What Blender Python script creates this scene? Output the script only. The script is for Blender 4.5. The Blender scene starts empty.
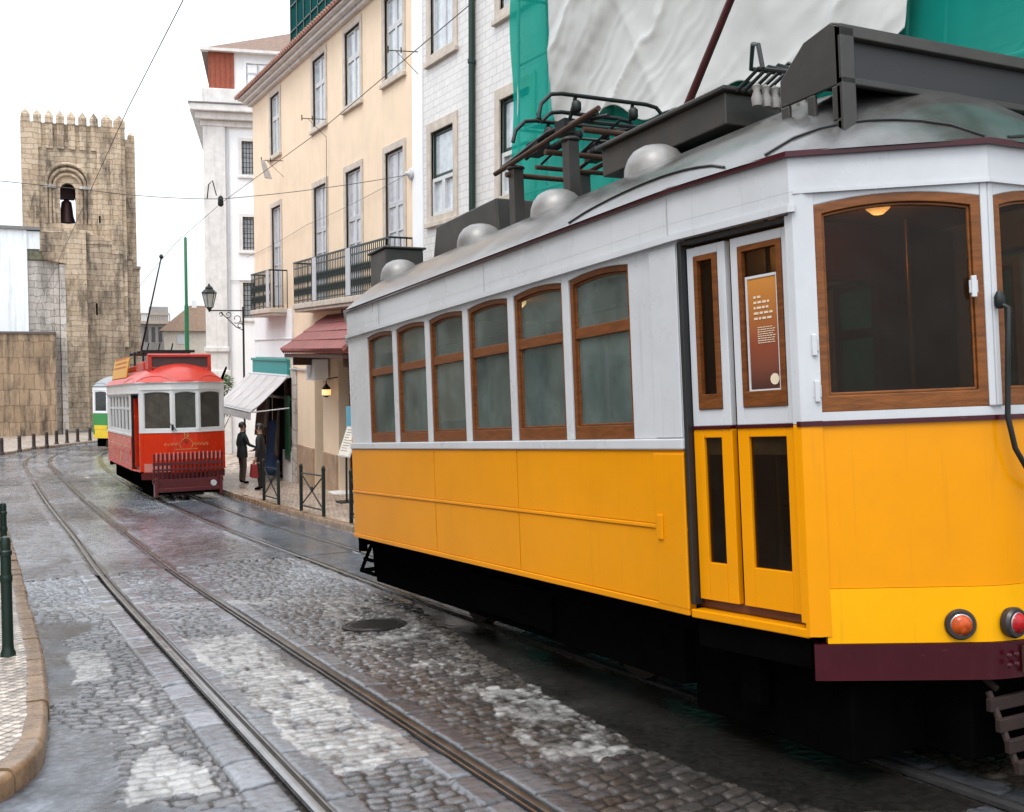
import bpy, bmesh, math, random
import numpy as np
from mathutils import Matrix, Vector
random.seed(7); rng = np.random.default_rng(11)
R = math.radians
# ------------------------------------------------------------------ camera, world, sun, exposure
scene = bpy.context.scene
HC = 1.79
PSI = math.atan2(532, 1036.2)
cd = bpy.data.cameras.new('camera'); cam = bpy.data.objects.new('camera', cd); scene.collection.objects.link(cam)
cam.location = (0, 0, HC); cam.rotation_euler = (math.pi/2 - math.atan(56/1040), 0, -PSI)
cd.sensor_width = 36; cd.lens = 36*1040/1024; cd.clip_start = .05; cd.clip_end = 2000
scene.camera = cam
SUN_EL, SUN_AZ = R(60), R(238)           # azimuth clockwise from +Y
w = bpy.data.worlds.new('World'); scene.world = w; w.use_nodes = True
nt = w.node_tree; bg = nt.nodes['Background']
sky = nt.nodes.new('ShaderNodeTexSky'); sky.sky_type = 'NISHITA'; sky.sun_disc = False
sky.sun_elevation = SUN_EL; sky.sun_rotation = SUN_AZ; sky.air_density = 1.0; sky.dust_density = 1.0; sky.ozone_density = 1.0
hs = nt.nodes.new('ShaderNodeHueSaturation'); hs.inputs['Saturation'].default_value = .22
ov = nt.nodes.new('ShaderNodeMix'); ov.data_type = 'RGBA'; ov.inputs[0].default_value = .72; ov.inputs[7].default_value = (10.5, 11.25, 12.2, 1)   # cloud cover
nt.links.new(sky.outputs[0], hs.inputs['Color']); nt.links.new(hs.outputs[0], ov.inputs[6]); 
wtc = nt.nodes.new('ShaderNodeTexCoord'); wsp = nt.nodes.new('ShaderNodeSeparateXYZ'); nt.links.new(wtc.outputs['Generated'], wsp.inputs[0])
wmr = nt.nodes.new('ShaderNodeMapRange'); wmr.inputs[1].default_value = 0; wmr.inputs[2].default_value = .9; wmr.inputs[3].default_value = .62; wmr.inputs[4].default_value = 1.85   # overcast sky: brighter overhead
nt.links.new(wsp.outputs[2], wmr.inputs[0]); wmu = nt.nodes.new('ShaderNodeVectorMath'); wmu.operation = 'SCALE'
nt.links.new(ov.outputs[2], wmu.inputs[0]); nt.links.new(wmr.outputs[0], wmu.inputs['Scale']); nt.links.new(wmu.outputs[0], bg.inputs[0]); bg.inputs[1].default_value = .15
sl = bpy.data.lights.new('sun', 'SUN'); sl.energy = 1.5; sl.angle = R(25); sl.color = (1, .97, .92)
sun = bpy.data.objects.new('sun', sl); scene.collection.objects.link(sun)
sd = Vector((math.sin(SUN_AZ)*math.cos(SUN_EL), math.cos(SUN_AZ)*math.cos(SUN_EL), math.sin(SUN_EL)))
sun.rotation_euler = sd.to_track_quat('Z', 'Y').to_euler()
scene.view_settings.view_transform = 'Standard'; scene.view_settings.look = 'None'
scene.view_settings.exposure = 0.22; scene.view_settings.gamma = 1
scene.render.engine = 'CYCLES'
scene.cycles.max_bounces = 8; scene.cycles.transparent_max_bounces = 16; scene.cycles.diffuse_bounces = 4
scene.cycles.use_denoising = True; scene.cycles.sample_clamp_indirect = 6
COL = scene.collection

# ------------------------------------------------------------------ helpers
def h(y):
    y = np.asarray(y, float); m0, m1, a, b = .084, .035, 12., 36.
    t = np.clip(y, a, b) - a
    return -m0*np.minimum(y, a) - (m0*t - (m0-m1)*t*t/(2*(b-a))) - m1*np.maximum(y-b, 0)
def hf(y): return float(h(y))
TH = math.atan(.084)
UP = Vector((0, 0, 1))
def frame(o, sd):
    s = Vector((sd[0], sd[1], 0)).normalized(); n = s.cross(UP)
    M = Matrix.Identity(4)
    for i, c in enumerate((s, n, UP)):
        for r in range(3): M[r][i] = c[r]
    M.translation = Vector(o) if len(o) == 3 else Vector((o[0], o[1], 0))
    return M
class MB:
    def __init__(s, M=None): s.v = []; s.f = []; s.m = []; s.mi = 0; s.M = M
    def add(s, vs, fs):
        b = len(s.v)
        if s.M is not None: vs = [tuple(s.M @ Vector(v)) for v in vs]
        s.v += [tuple(v) for v in vs]; s.f += [tuple(i+b for i in f) for f in fs]; s.m += [s.mi]*len(fs)
        return s
    def box(s, x0, x1, y0, y1, z0, z1):
        return s.add([(x0,y0,z0),(x1,y0,z0),(x1,y1,z0),(x0,y1,z0),(x0,y0,z1),(x1,y0,z1),(x1,y1,z1),(x0,y1,z1)],
                     [(3,2,1,0),(4,5,6,7),(0,1,5,4),(1,2,6,5),(2,3,7,6),(3,0,4,7)])
    def hexa(s, b, t):      # two quads
        return s.add(list(b)+list(t), [(3,2,1,0),(4,5,6,7),(0,1,5,4),(1,2,6,5),(2,3,7,6),(3,0,4,7)])
    def quad(s, *p): return s.add(p, [tuple(range(len(p)))])
    def prism(s, pts, off):     # polygon + offset vector
        n = len(pts); o = Vector(off)
        vs = list(pts) + [tuple(Vector(p)+o) for p in pts]
        fs = [tuple(range(n)), tuple(range(2*n-1, n-1, -1))] + [(i, (i+1) % n, n+(i+1) % n, n+i) for i in range(n)]
        return s.add(vs, fs)
    def ring(s, outer, inner, n0, n1):      # closed (s,z) loops, extruded from n0 to n1
        k = len(outer); vs = []
        for loop in (outer, inner):
            for n in (n0, n1): vs += [(p[0], n, p[1]) for p in loop]
        fs = []
        for i in range(k):
            j = (i+1) % k
            fs += [(k+i, k+j, 3*k+j, 3*k+i), (i, 2*k+i, 2*k+j, j), (i, j, k+j, k+i), (2*k+i, 3*k+i, 3*k+j, 2*k+j)]
        return s.add(vs, fs)
    def tube(s, path, r, n=8, cap=True):
        P = [Vector(p) for p in path]; k = len(P); vs = []; fs = []
        rr = r if isinstance(r, (list, tuple)) else [r]*k
        t0 = (P[1]-P[0]).normalized(); a = t0.orthogonal().normalized()
        for i in range(k):
            t = (P[min(i+1, k-1)]-P[max(i-1, 0)]).normalized()
            a = (a - t*a.dot(t)).normalized(); b = t.cross(a)
            for j in range(n):
                q = 2*math.pi*j/n; vs.append(tuple(P[i] + (a*math.cos(q)+b*math.sin(q))*rr[i]))
        for i in range(k-1):
            for j in range(n): fs.append((i*n+j, i*n+(j+1) % n, (i+1)*n+(j+1) % n, (i+1)*n+j))
        if cap: fs += [tuple(range(n-1, -1, -1)), tuple(range((k-1)*n, k*n))]
        return s.add(vs, fs)
    def lathe(s, c, prof, n=16, axis='z', sx=1, sy=1):     # prof: (r, t)
        vs = []; fs = []; k = len(prof)
        for (r, t) in prof:
            for j in range(n):
                q = 2*math.pi*j/n; x, y = r*math.cos(q)*sx, r*math.sin(q)*sy
                p = {'z': (x, y, t), 'x': (t, x, y), 'y': (x, t, y)}[axis]
                vs.append((c[0]+p[0], c[1]+p[1], c[2]+p[2]))
        for i in range(k-1):
            for j in range(n): fs.append((i*n+j, i*n+(j+1) % n, (i+1)*n+(j+1) % n, (i+1)*n+j))
        fs += [tuple(range(n-1, -1, -1)), tuple(range((k-1)*n, k*n))]
        return s.add(vs, fs)
    def build(s, name, mat, parent=None, smooth=False, bevel=0, recalc=True):
        me = bpy.data.meshes.new(name); me.from_pydata(s.v, [], s.f)
        for m in (mat if isinstance(mat, (list, tuple)) else [mat]): me.materials.append(m)
        if any(s.m): me.polygons.foreach_set('material_index', s.m)
        if recalc:
            bm = bmesh.new(); bm.from_mesh(me); bmesh.ops.recalc_face_normals(bm, faces=bm.faces); bm.to_mesh(me); bm.free()
        o = bpy.data.objects.new(name, me); COL.objects.link(o)
        if parent: o.parent = parent
        if smooth:
            me.polygons.foreach_set('use_smooth', [True]*len(me.polygons))
            if smooth != 'all': me.set_sharp_from_angle(angle=R(smooth if smooth is not True else 35))
        if bevel:
            b = o.modifiers.new('bevel', 'BEVEL'); b.width = bevel; b.segments = 2; b.limit_method = 'ANGLE'; b.angle_limit = R(40)
        return o
def tag(o, label, cat, group=None):
    o['label'] = label; o['category'] = cat
    if group: o['group'] = group
    return o
def thing(name, loc, label, cat, group=None, rot=(0,0,0)):
    o = bpy.data.objects.new(name, None); COL.objects.link(o); o.location = loc; o.rotation_euler = rot
    o.empty_display_size = .2
    return tag(o, label, cat, group)
def struct(o): o['kind'] = 'structure'; return o
def kids(o): return [c for c in COL.objects if c.parent == o]
def dup(o, loc, label=None, rot=None):
    def cp(x, par):
        c = x.copy(); COL.objects.link(c); c.parent = par
        for k in kids(x): cp(k, c)
        return c
    c = cp(o, None); c.location = loc
    if rot is not None: c.rotation_euler = rot
    if label: c['label'] = label
    return c

# ------------------------------------------------------------------ materials
def mat(name, col, rough=.6, metal=0, var=.12, scale=6, bump=.0, bscale=40, streak=0, col2=None, stretch=(1,1,1), spec=.5, coat=0, dirt=0, chips=0):
    m = bpy.data.materials.new(name); m.use_nodes = True; t = m.node_tree; N = t.nodes; L = t.links
    b = N['Principled BSDF']; b.inputs['Roughness'].default_value = rough; b.inputs['Metallic'].default_value = metal
    b.inputs['Specular IOR Level'].default_value = spec; b.inputs['Coat Weight'].default_value = coat; b.inputs['Coat Roughness'].default_value = .12
    tc = N.new('ShaderNodeTexCoord'); mp = N.new('ShaderNodeMapping'); L.new(tc.outputs['Object'], mp.inputs[0])
    mp.inputs['Scale'].default_value = stretch
    nz = N.new('ShaderNodeTexNoise'); nz.inputs['Scale'].default_value = scale; nz.inputs['Detail'].default_value = 6; nz.inputs['Roughness'].default_value = .65
    L.new(mp.outputs[0], nz.inputs['Vector'])
    rp = N.new('ShaderNodeValToRGB'); rp.color_ramp.elements[0].position = .3; rp.color_ramp.elements[1].position = .72
    c2 = col2 or tuple(c*(1-2*var) for c in col)
    rp.color_ramp.elements[0].color = (*c2, 1); rp.color_ramp.elements[1].color = (*col, 1)
    L.new(nz.outputs['Fac'], rp.inputs[0]); out = rp.outputs[0]
    if streak or dirt:
        n2 = N.new('ShaderNodeTexNoise'); n2.inputs['Scale'].default_value = 1.0; n2.inputs['Detail'].default_value = 7; n2.inputs['Roughness'].default_value = .7
        m2 = N.new('ShaderNodeMapping'); L.new(tc.outputs['Object'], m2.inputs[0])
        m2.inputs['Scale'].default_value = (5, 5, .35) if streak else (2.2, 2.2, 2.2)
        if streak < 0: m2.inputs['Scale'].default_value = (1.1, 1.1, .12)
        L.new(m2.outputs[0], n2.inputs['Vector'])
        r2 = N.new('ShaderNodeMapRange'); r2.inputs[1].default_value = .5; r2.inputs[2].default_value = .78
        r2.inputs[4].default_value = abs(streak) or dirt; L.new(n2.outputs['Fac'], r2.inputs[0])
        mx = N.new('ShaderNodeMix'); mx.data_type = 'RGBA'; L.new(r2.outputs[0], mx.inputs[0]); L.new(out, mx.inputs[6])
        mx.inputs[7].default_value = (.045, .036, .028, 1); out = mx.outputs[2]
    if chips:       # rain streaks, scuffs and small chips of old paint
        for sc, lo, hi, k, c in (((26, 26, 1.1), .60, .74, .2*chips, (.05,.04,.03)), ((70, 70, 55), .73, .76, .8*chips, (.03,.022,.018)), ((9, 9, 90), .72, .76, .35*chips, (.55,.5,.42))):
            m4 = N.new('ShaderNodeMapping'); L.new(tc.outputs['Object'], m4.inputs[0]); m4.inputs['Scale'].default_value = sc
            n4 = N.new('ShaderNodeTexNoise'); n4.inputs['Scale'].default_value = 1; n4.inputs['Detail'].default_value = 4; n4.inputs['Roughness'].default_value = .6; L.new(m4.outputs[0], n4.inputs['Vector'])
            r4 = N.new('ShaderNodeMapRange'); r4.inputs[1].default_value = lo; r4.inputs[2].default_value = hi; r4.inputs[4].default_value = k; L.new(n4.outputs['Fac'], r4.inputs[0])
            x4 = N.new('ShaderNodeMix'); x4.data_type = 'RGBA'; L.new(r4.outputs[0], x4.inputs[0]); L.new(out, x4.inputs[6]); x4.inputs[7].default_value = (*c, 1); out = x4.outputs[2]
    L.new(out, b.inputs['Base Color'])
    if rough > .05:
        rr = N.new('ShaderNodeMapRange'); rr.inputs[3].default_value = max(.03, rough-.1); rr.inputs[4].default_value = min(1, rough+.12)
        L.new(nz.outputs['Fac'], rr.inputs[0]); L.new(rr.outputs[0], b.inputs['Roughness'])
    if bump:
        n3 = N.new('ShaderNodeTexNoise'); n3.inputs['Scale'].default_value = bscale; n3.inputs['Detail'].default_value = 5
        L.new(mp.outputs[0], n3.inputs['Vector'])
        bp = N.new('ShaderNodeBump'); bp.inputs['Strength'].default_value = min(1, bump); bp.inputs['Distance'].default_value = .01*max(1, bump)
        L.new(n3.outputs['Fac'], bp.inputs['Height']); L.new(bp.outputs[0], b.inputs['Normal'])
    return m
def glass(name, col, rough=.06, trans=.3, haze=0, spec=.7, nsc=4.5):
    m = bpy.data.materials.new(name); m.use_nodes = True; t = m.node_tree; N = t.nodes; L = t.links
    b = N['Principled BSDF']; b.inputs['Roughness'].default_value = rough; b.inputs['Specular IOR Level'].default_value = spec
    tc = N.new('ShaderNodeTexCoord'); nz = N.new('ShaderNodeTexNoise'); nz.inputs['Scale'].default_value = nsc; nz.inputs['Detail'].default_value = 9 if nsc > 3 else 4; nz.inputs['Roughness'].default_value = .7
    L.new(tc.outputs['Object'], nz.inputs['Vector'])
    rp = N.new('ShaderNodeValToRGB'); rp.color_ramp.elements[0].position = .35; rp.color_ramp.elements[1].position = .7
    rp.color_ramp.elements[0].color = (*[c*.62 for c in col], 1); rp.color_ramp.elements[1].color = (*col, 1)
    L.new(nz.outputs['Fac'], rp.inputs[0]); L.new(rp.outputs[0], b.inputs['Base Color'])
    tr = N.new('ShaderNodeBsdfTransparent'); tr.inputs[0].default_value = (.85, .92, .9, 1)
    mx = N.new('ShaderNodeMixShader'); L.new(tr.outputs[0], mx.inputs[1]); L.new(b.outputs[0], mx.inputs[2])
    if haze:
        mr = N.new('ShaderNodeMapRange'); mr.inputs[1].default_value = .3; mr.inputs[2].default_value = .7
        mr.inputs[3].default_value = max(0, 1-trans-haze); mr.inputs[4].default_value = min(1, 1-trans+haze)
        L.new(nz.outputs['Fac'], mr.inputs[0]); L.new(mr.outputs[0], mx.inputs[0])
    else: mx.inputs[0].default_value = 1-trans
    L.new(mx.outputs[0], N['Material Output'].inputs[0])
    return m
def netting(name, col, alpha=.8):
    m = bpy.data.materials.new(name); m.use_nodes = True; t = m.node_tree; N = t.nodes; L = t.links; N.remove(N['Principled BSDF'])
    tc = N.new('ShaderNodeTexCoord'); mp = N.new('ShaderNodeMapping'); mp.inputs['Scale'].default_value = (1, 1.6, .35); L.new(tc.outputs['Object'], mp.inputs[0])
    nz = N.new('ShaderNodeTexNoise'); nz.inputs['Scale'].default_value = 1.6; nz.inputs['Detail'].default_value = 5; L.new(mp.outputs[0], nz.inputs['Vector'])
    rp = N.new('ShaderNodeMix'); rp.data_type = 'RGBA'; rp.inputs[6].default_value = (*[c*.6 for c in col], 1); rp.inputs[7].default_value = (*col, 1); L.new(nz.outputs['Fac'], rp.inputs[0])
    d = N.new('ShaderNodeBsdfDiffuse'); tl = N.new('ShaderNodeBsdfTranslucent'); tr = N.new('ShaderNodeBsdfTransparent'); tr.inputs[0].default_value = (.55, .95, .85, 1)
    L.new(rp.outputs[2], d.inputs[0]); L.new(rp.outputs[2], tl.inputs[0])
    a = N.new('ShaderNodeMixShader'); a.inputs[0].default_value = .3; L.new(d.outputs[0], a.inputs[1]); L.new(tl.outputs[0], a.inputs[2])
    b = N.new('ShaderNodeMixShader'); b.inputs[0].default_value = alpha; L.new(tr.outputs[0], b.inputs[1]); L.new(a.outputs[0], b.inputs[2]); L.new(b.outputs[0], N['Material Output'].inputs[0])
    return m
def masonry(name, c1, c2, mortar, bw, bh, rough=.85, ms=.012, streak=.5, bump=.6, axes='xz', offs=.5, warp=.9):
    m = mat(name, c1, rough, 0, .15, 2.5, 0, 40, 0); t = m.node_tree; N = t.nodes; L = t.links; b = N['Principled BSDF']
    tc = N.new('ShaderNodeTexCoord'); sp = N.new('ShaderNodeSeparateXYZ'); cb = N.new('ShaderNodeCombineXYZ')
    L.new(tc.outputs['Object'], sp.inputs[0])
    if axes == 'xz':
        ad = N.new('ShaderNodeMath'); ad.operation = 'ADD'; L.new(sp.outputs[0], ad.inputs[0]); L.new(sp.outputs[1], ad.inputs[1])
        L.new(ad.outputs[0], cb.inputs[0]); L.new(sp.outputs[2], cb.inputs[1])
    else: L.new(sp.outputs[0], cb.inputs[0]); L.new(sp.outputs[1], cb.inputs[1])
    br = N.new('ShaderNodeTexBrick'); br.inputs['Scale'].default_value = 1; br.offset = offs
    br.inputs['Brick Width'].default_value = bw; br.inputs['Row Height'].default_value = bh; br.inputs['Mortar Size'].default_value = ms
    br.inputs['Color1'].default_value = (*c1, 1); br.inputs['Color2'].default_value = (*c2, 1); br.inputs['Mortar'].default_value = (*mortar, 1)
    wn = N.new('ShaderNodeTexNoise'); wn.inputs['Scale'].default_value = 1.4; wn.inputs['Detail'].default_value = 4; L.new(tc.outputs['Object'], wn.inputs['Vector'])
    wv = N.new('ShaderNodeVectorMath'); wv.operation = 'MULTIPLY_ADD'; L.new(wn.outputs['Color'], wv.inputs[0]); wv.inputs[1].default_value = (bw*warp, bh*warp, 0); L.new(cb.outputs[0], wv.inputs[2])
    L.new(wv.outputs[0], br.inputs['Vector'])
    nz = N.new('ShaderNodeTexNoise'); nz.inputs['Scale'].default_value = 1.3; nz.inputs['Detail'].default_value = 8; nz.inputs['Roughness'].default_value = .75
    mp = N.new('ShaderNodeMapping'); mp.inputs['Scale'].default_value = (1, 1, .25); L.new(tc.outputs['Object'], mp.inputs[0]); L.new(mp.outputs[0], nz.inputs['Vector'])
    mr = N.new('ShaderNodeMapRange'); mr.inputs[1].default_value = .45; mr.inputs[2].default_value = .66; mr.inputs[4].default_value = streak*.95
    L.new(nz.outputs['Fac'], mr.inputs[0])
    mx = N.new('ShaderNodeMix'); mx.data_type = 'RGBA'; L.new(mr.outputs[0], mx.inputs[0]); L.new(br.outputs['Color'], mx.inputs[6]); mx.inputs[7].default_value = (.035, .028, .022, 1)
    L.new(mx.outputs[2], b.inputs['Base Color'])
    n3 = N.new('ShaderNodeTexNoise'); n3.inputs['Scale'].default_value = 9; n3.inputs['Detail'].default_value = 6; L.new(tc.outputs['Object'], n3.inputs['Vector'])
    sb = N.new('ShaderNodeMath'); sb.operation = 'SUBTRACT'; L.new(n3.outputs['Fac'], sb.inputs[0]); L.new(br.outputs['Fac'], sb.inputs[1])
    bp = N.new('ShaderNodeBump'); bp.inputs['Strength'].default_value = bump; bp.inputs['Distance'].default_value = .03; L.new(sb.outputs[0], bp.inputs['Height']); L.new(bp.outputs[0], b.inputs['Normal'])
    return m
Y_ = mat('yellow_paint', (.74, .272, .0), .22, 0, .06, 1.2, .05, 5, 0, coat=.03, dirt=.05, spec=.22, chips=.6)
YB = mat('bright_yellow_paint', (.82, .37, .0), .2, 0, .05, 1.2, .05, 5, coat=.03, dirt=.04, spec=.22, chips=.6)
W_ = mat('white_paint', (.53, .535, .545), .28, 0, .06, 1.5, .06, 8, dirt=.12, coat=.1, spec=.4, chips=.7)
MAR = mat('maroon_paint', (.055, .005, .010), .22, 0, .15, 4, coat=.1, spec=.3, chips=.6)
WOOD = mat('varnished_wood', (.235, .072, .010), .36, 0, .3, 7, .15, 30, stretch=(1,1,6), coat=.08, spec=.3)
WOOD2 = mat('brown_window_wood', (.20,.062,.014), .4, 0, .3, 7, .15, 30, stretch=(1,1,6), coat=.05, spec=.25)
W2_ = mat('bright_white_paint', (.72, .72, .72), .3, 0, .05, 1.5, .05, 8, dirt=.08, coat=.1)
DWOOD = mat('dark_varnished_wood', (.12, .034, .012), .35, 0, .25, 7, .12, 30, stretch=(1,1,5), coat=.25)
ROOFM = mat('weathered_roof_metal', (.17, .168, .166), .20, .45, .3, 1.8, .2, 6, col2=(.06,.05,.042), dirt=.55, spec=.5)
VENT = mat('grey_vent_metal', (.27, .255, .24), .42, .35, .2, 4, .08, 15, dirt=.3)
DARK = mat('dark_grey_paint', (.016, .016, .016), .45, 0, .2, 5, .1, 25)
DBOX = mat('charcoal_box_paint', (.024, .023, .022), .4, .1, .3, 3, .1, 20, col2=(.05,.042,.035), chips=.5)
BLACK = mat('sooty_black', (.0025, .0025, .0025), .95, 0, .2, 8, spec=.0)
RUST = mat('rusty_brown_iron', (.085, .038, .02), .75, .2, .3, 8, .3, 40)
STEEL = mat('polished_rail_steel', (.36, .35, .34), .22, .9, .2, 5, .08, 60)
IRON = mat('black_iron', (.012, .014, .013), .5, .3, .2, 8)
GIRON = mat('green_iron', (.012, .04, .028), .45, .1, .2, 6, .1, 30)
GGLASS = glass('steamed_glass', (.145, .185, .172), .05, .42, .2, .8, 1.9)
DGLASS = glass('dark_clear_glass', (.012, .009, .006), .04, .5, .1, .25)
[setattr(n.inputs[0], 'default_value', (.9,.78,.62,1)) for n in DGLASS.node_tree.nodes if n.type == 'BSDF_TRANSPARENT']
BGLASS = glass('house_glass', (.62, .67, .70), .06, .0, 0, .9)
WHITEWD = mat('white_window_wood', (.62, .62, .62), .5, 0, .08, 6)
GREYWD = mat('grey_shutter_wood', (.54, .54, .56), .55, 0, .1, 6)
LIME = mat('limestone_trim', (.62, .535, .45), .8, 0, .15, 5, .25, 30, streak=.25)
LIMEW = mat('pale_limestone', (.76, .73, .70), .8, 0, .12, 3, .2, 30, streak=.3)
YPLAST = mat('apricot_plaster', (.82, .64, .46), .85, 0, .06, 1.2, .12, 50, streak=.10)
WPLAST = mat('white_plaster', (.86, .86, .86), .85, 0, .05, 1.0, .12, 50, streak=.10)
TERRA = mat('terracotta', (.36, .09, .045), .75, 0, .2, 8, .3, 30)
TILEW = masonry('white_glazed_tiles', (.70, .67, .64), (.65, .62, .60), (.52, .49, .47), .28, .14, .35, .010, .15, .2, warp=.0)
STONE = masonry('weathered_sandstone', (.58, .45, .32), (.44, .32, .21), (.33, .25, .17), .8, .38, .9, .018, .9, 1.0)
STONE2 = masonry('stained_stone_wall', (.46, .355, .25), (.34, .25, .17), (.25, .185, .13), .9, .42, .9, .018, .97, 1.0)
PALEST = masonry('pale_rough_masonry', (.55, .50, .45), (.46, .41, .36), (.3, .26, .22), .9, .45, .9, .02, .6, .8)

# ------------------------------------------------------------------ ground, road, tracks
def hashn(ix, iy, seed):
    n = (ix.astype(np.int64)*374761393 + iy.astype(np.int64)*668265263 + seed*982451653) & 0xffffffff
    n = ((n ^ (n >> 13))*1274126177) & 0xffffffff
    return ((n ^ (n >> 16)) & 0xffff)/65535.0
def vn(x, y, seed=0):
    ix = np.floor(x); iy = np.floor(y); fx = x-ix; fy = y-iy; fx = fx*fx*(3-2*fx); fy = fy*fy*(3-2*fy)
    a = hashn(ix, iy, seed); b = hashn(ix+1, iy, seed); c = hashn(ix, iy+1, seed); d = hashn(ix+1, iy+1, seed)
    return (a*(1-fx)+b*fx)*(1-fy)+(c*(1-fx)+d*fx)*fy
def fbm(x, y, seed=0, o=4):
    s = 0; a = .5; t = 0
    for k in range(o): s = s+a*vn(x*2**k, y*2**k, seed+k); t += a; a *= .55
    return s/t
def inpoly(px, py, poly):
    r = np.zeros(px.shape, bool); n = len(poly)
    for i in range(n):
        x0, y0 = poly[i]; x1, y1 = poly[(i+1) % n]
        c = ((y0 > py) != (y1 > py)) & (px < (x1-x0)*(py-y0)/((y1-y0) or 1e-9)+x0)
        r ^= c
    return r
T1 = [(-3,1.85),(10,1.85),(15,1.87),(21,1.96),(30,1.96),(39,1.97),(44.7,2.0),(48.5,2.22),(52,2.75),(55.7,3.75),(59.3,5.6),(61.8,8.2),(63.2,11.5),(63.8,16)]
T2 = [(-3,4.55),(10,4.55),(15,4.62),(21,4.58),(27,4.56),(32,4.52),(37.5,4.5),(43,4.68),(48.4,5.12),(52,5.8),(55,6.8),(57.5,8.3),(59,10.2),(59.8,13),(60,17)]
def spline(pts, n=14):
    P = [Vector((x, y)) for (y, x) in pts]; out = []
    for i in range(len(P)-1):
        p0, p1, p2, p3 = P[max(i-1,0)], P[i], P[i+1], P[min(i+2, len(P)-1)]
        m1 = (p2-p0)*.5*min(1, (p2-p1).length/max(.1,(p2-p0).length)*2); m2 = (p3-p1)*.5*min(1, (p2-p1).length/max(.1,(p3-p1).length)*2)
        for k in range(n):
            t = k/n; out.append(p1*(2*t**3-3*t*t+1)+m1*(t**3-2*t*t+t)+p2*(-2*t**3+3*t*t)+m2*(t**3-t*t))
    out.append(P[-1]); return out
TR = [spline(T1), spline(T2)]
def tx(track, y):
    pts = [(p.y, p.x) for p in TR[track] if p.y < 59.5]
    pts = sorted(pts); return np.interp(y, [p[0] for p in pts], [p[1] for p in pts])
def setts(X, Y, amp):
    """height, colour, roughness of the paved surface at plan points"""
    wx = X + .05*(fbm(X*1.2, Y*1.2, 3)-.5) + .030*(vn(X*11, Y*9, 5)-.5) + .012*(vn(X*30, Y*30, 35)-.5)
    wy = Y + .16*(fbm(X*.8, Y*.5, 9)-.5) + .030*(vn(X*9, Y*11, 6)-.5) + .012*(vn(X*30, Y*30, 36)-.5)
    # rails: distance to the nearest one
    dr = np.full(X.shape, 9.); side = np.zeros(X.shape)
    for t in (0, 1):
        c = tx(t, Y)
        for g in (-.45, .45):
            d = X-(c+g); m = np.abs(d) < np.abs(dr); dr = np.where(m, d, dr)
    band = (np.abs(dr) > .06) & (np.abs(dr + .03*(vn(X*2, Y*2, 31)-.5)) < .21+.06*(np.abs(X-1.25) < .25))
    inner = np.abs(X-tx(0, Y)) < .45
    rowh = np.where(inner, .085, .100); wid = np.where(inner, .125, .125)
    # curved fan rows left of the track
    wy = wy + np.where(X < 1.1, .10*np.sin((X-.6)*4), 0) + .03*np.sin(X*3.1)
    row = np.floor(wy/rowh); fy = wy/rowh-row
    off = hashn(row, row*0, 21); u = wx/wid*(.85+.3*hashn(row, row*0+3, 22))+off; colm = np.floor(u); fx = u-colm
    ex = np.minimum(fx, 1-fx)*wid; ey = np.minimum(fy, 1-fy)*rowh
    idn = row; idm = colm
    # slabs beside the rails
    ls = .42; o2 = np.sign(dr)*.5+X*0
    srow = np.floor((wy+.2*np.sign(dr))/ls); sfy = (wy+.2*np.sign(dr))/ls-srow
    sex = np.minimum(np.abs(dr)-.06, .27-np.abs(dr)); sey = np.minimum(sfy, 1-sfy)*ls
    ex = np.where(band, sex, ex); ey = np.where(band, sey, ey)
    idn = np.where(band, srow+5000, idn); idm = np.where(band, np.floor(X*3)+np.sign(dr)*100, idm)
    e = np.minimum(ex, ey); e = np.where((ex < .03) & (ey < .03), e*.75, e)
    dome = 1-np.exp(-np.clip(e, 0, 1)/.010)
    r1 = hashn(idn, idm, 41); r2 = hashn(idn, idm, 42); r3 = hashn(idn, idm, 43)
    tilt = (r2-.5)*(ex*0+fx-.5)*.02
    micro = fbm(X*28, Y*28, 51, 3)-.5
    z = dome*.018 + (r1-.5)*.014*(dome) + np.where(band, 0, tilt) + micro*.008
    tint = .6+.75*r3
    warm = (np.clip((X-2.3)*.6, 0, 1)*.75+.25*r2)*np.clip((11.5-Y)/5, 0, 1)
    base = np.stack([.100+.026*warm, .099-.002*warm, .106-.038*warm], -1)*tint[..., None]
    base = np.where(band[..., None], np.where(X < 1.45, 1.0, .72)[..., None]*np.array([.19, .197, .215])*(.6+.6*r3)[..., None], base)
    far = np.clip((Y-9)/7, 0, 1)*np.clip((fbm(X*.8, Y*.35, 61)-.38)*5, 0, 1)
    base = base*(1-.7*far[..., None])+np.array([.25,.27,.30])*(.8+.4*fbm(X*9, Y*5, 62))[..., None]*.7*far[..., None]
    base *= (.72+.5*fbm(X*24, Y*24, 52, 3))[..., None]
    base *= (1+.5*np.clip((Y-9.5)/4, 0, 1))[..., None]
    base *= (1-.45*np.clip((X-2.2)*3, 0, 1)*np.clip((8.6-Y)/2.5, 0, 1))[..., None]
    grout = np.array([.016, .014, .012])*(.6+.8*vn(X*3, Y*3, 60))[..., None]
    k = np.clip((e-.004)/.008+far*.7, 0, 1)[..., None]
    col = grout*(1-k)+base*k
    rough = .15+.32*(1-k[..., 0])+.2*(fbm(X*2.5, Y*2.5, 71)-.5)+.15*(r3-.5)
    # worn paint and repairs
    nx = X+.10*(fbm(X*3, Y*3, 81)-.5)*2; ny = Y+.35*(fbm(X*2, Y*2, 82)-.5)*2
    wear = fbm(X*7, Y*4.5, 83); wear2 = fbm(X*20, Y*14, 84)
    paint = np.zeros(X.shape)
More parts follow.
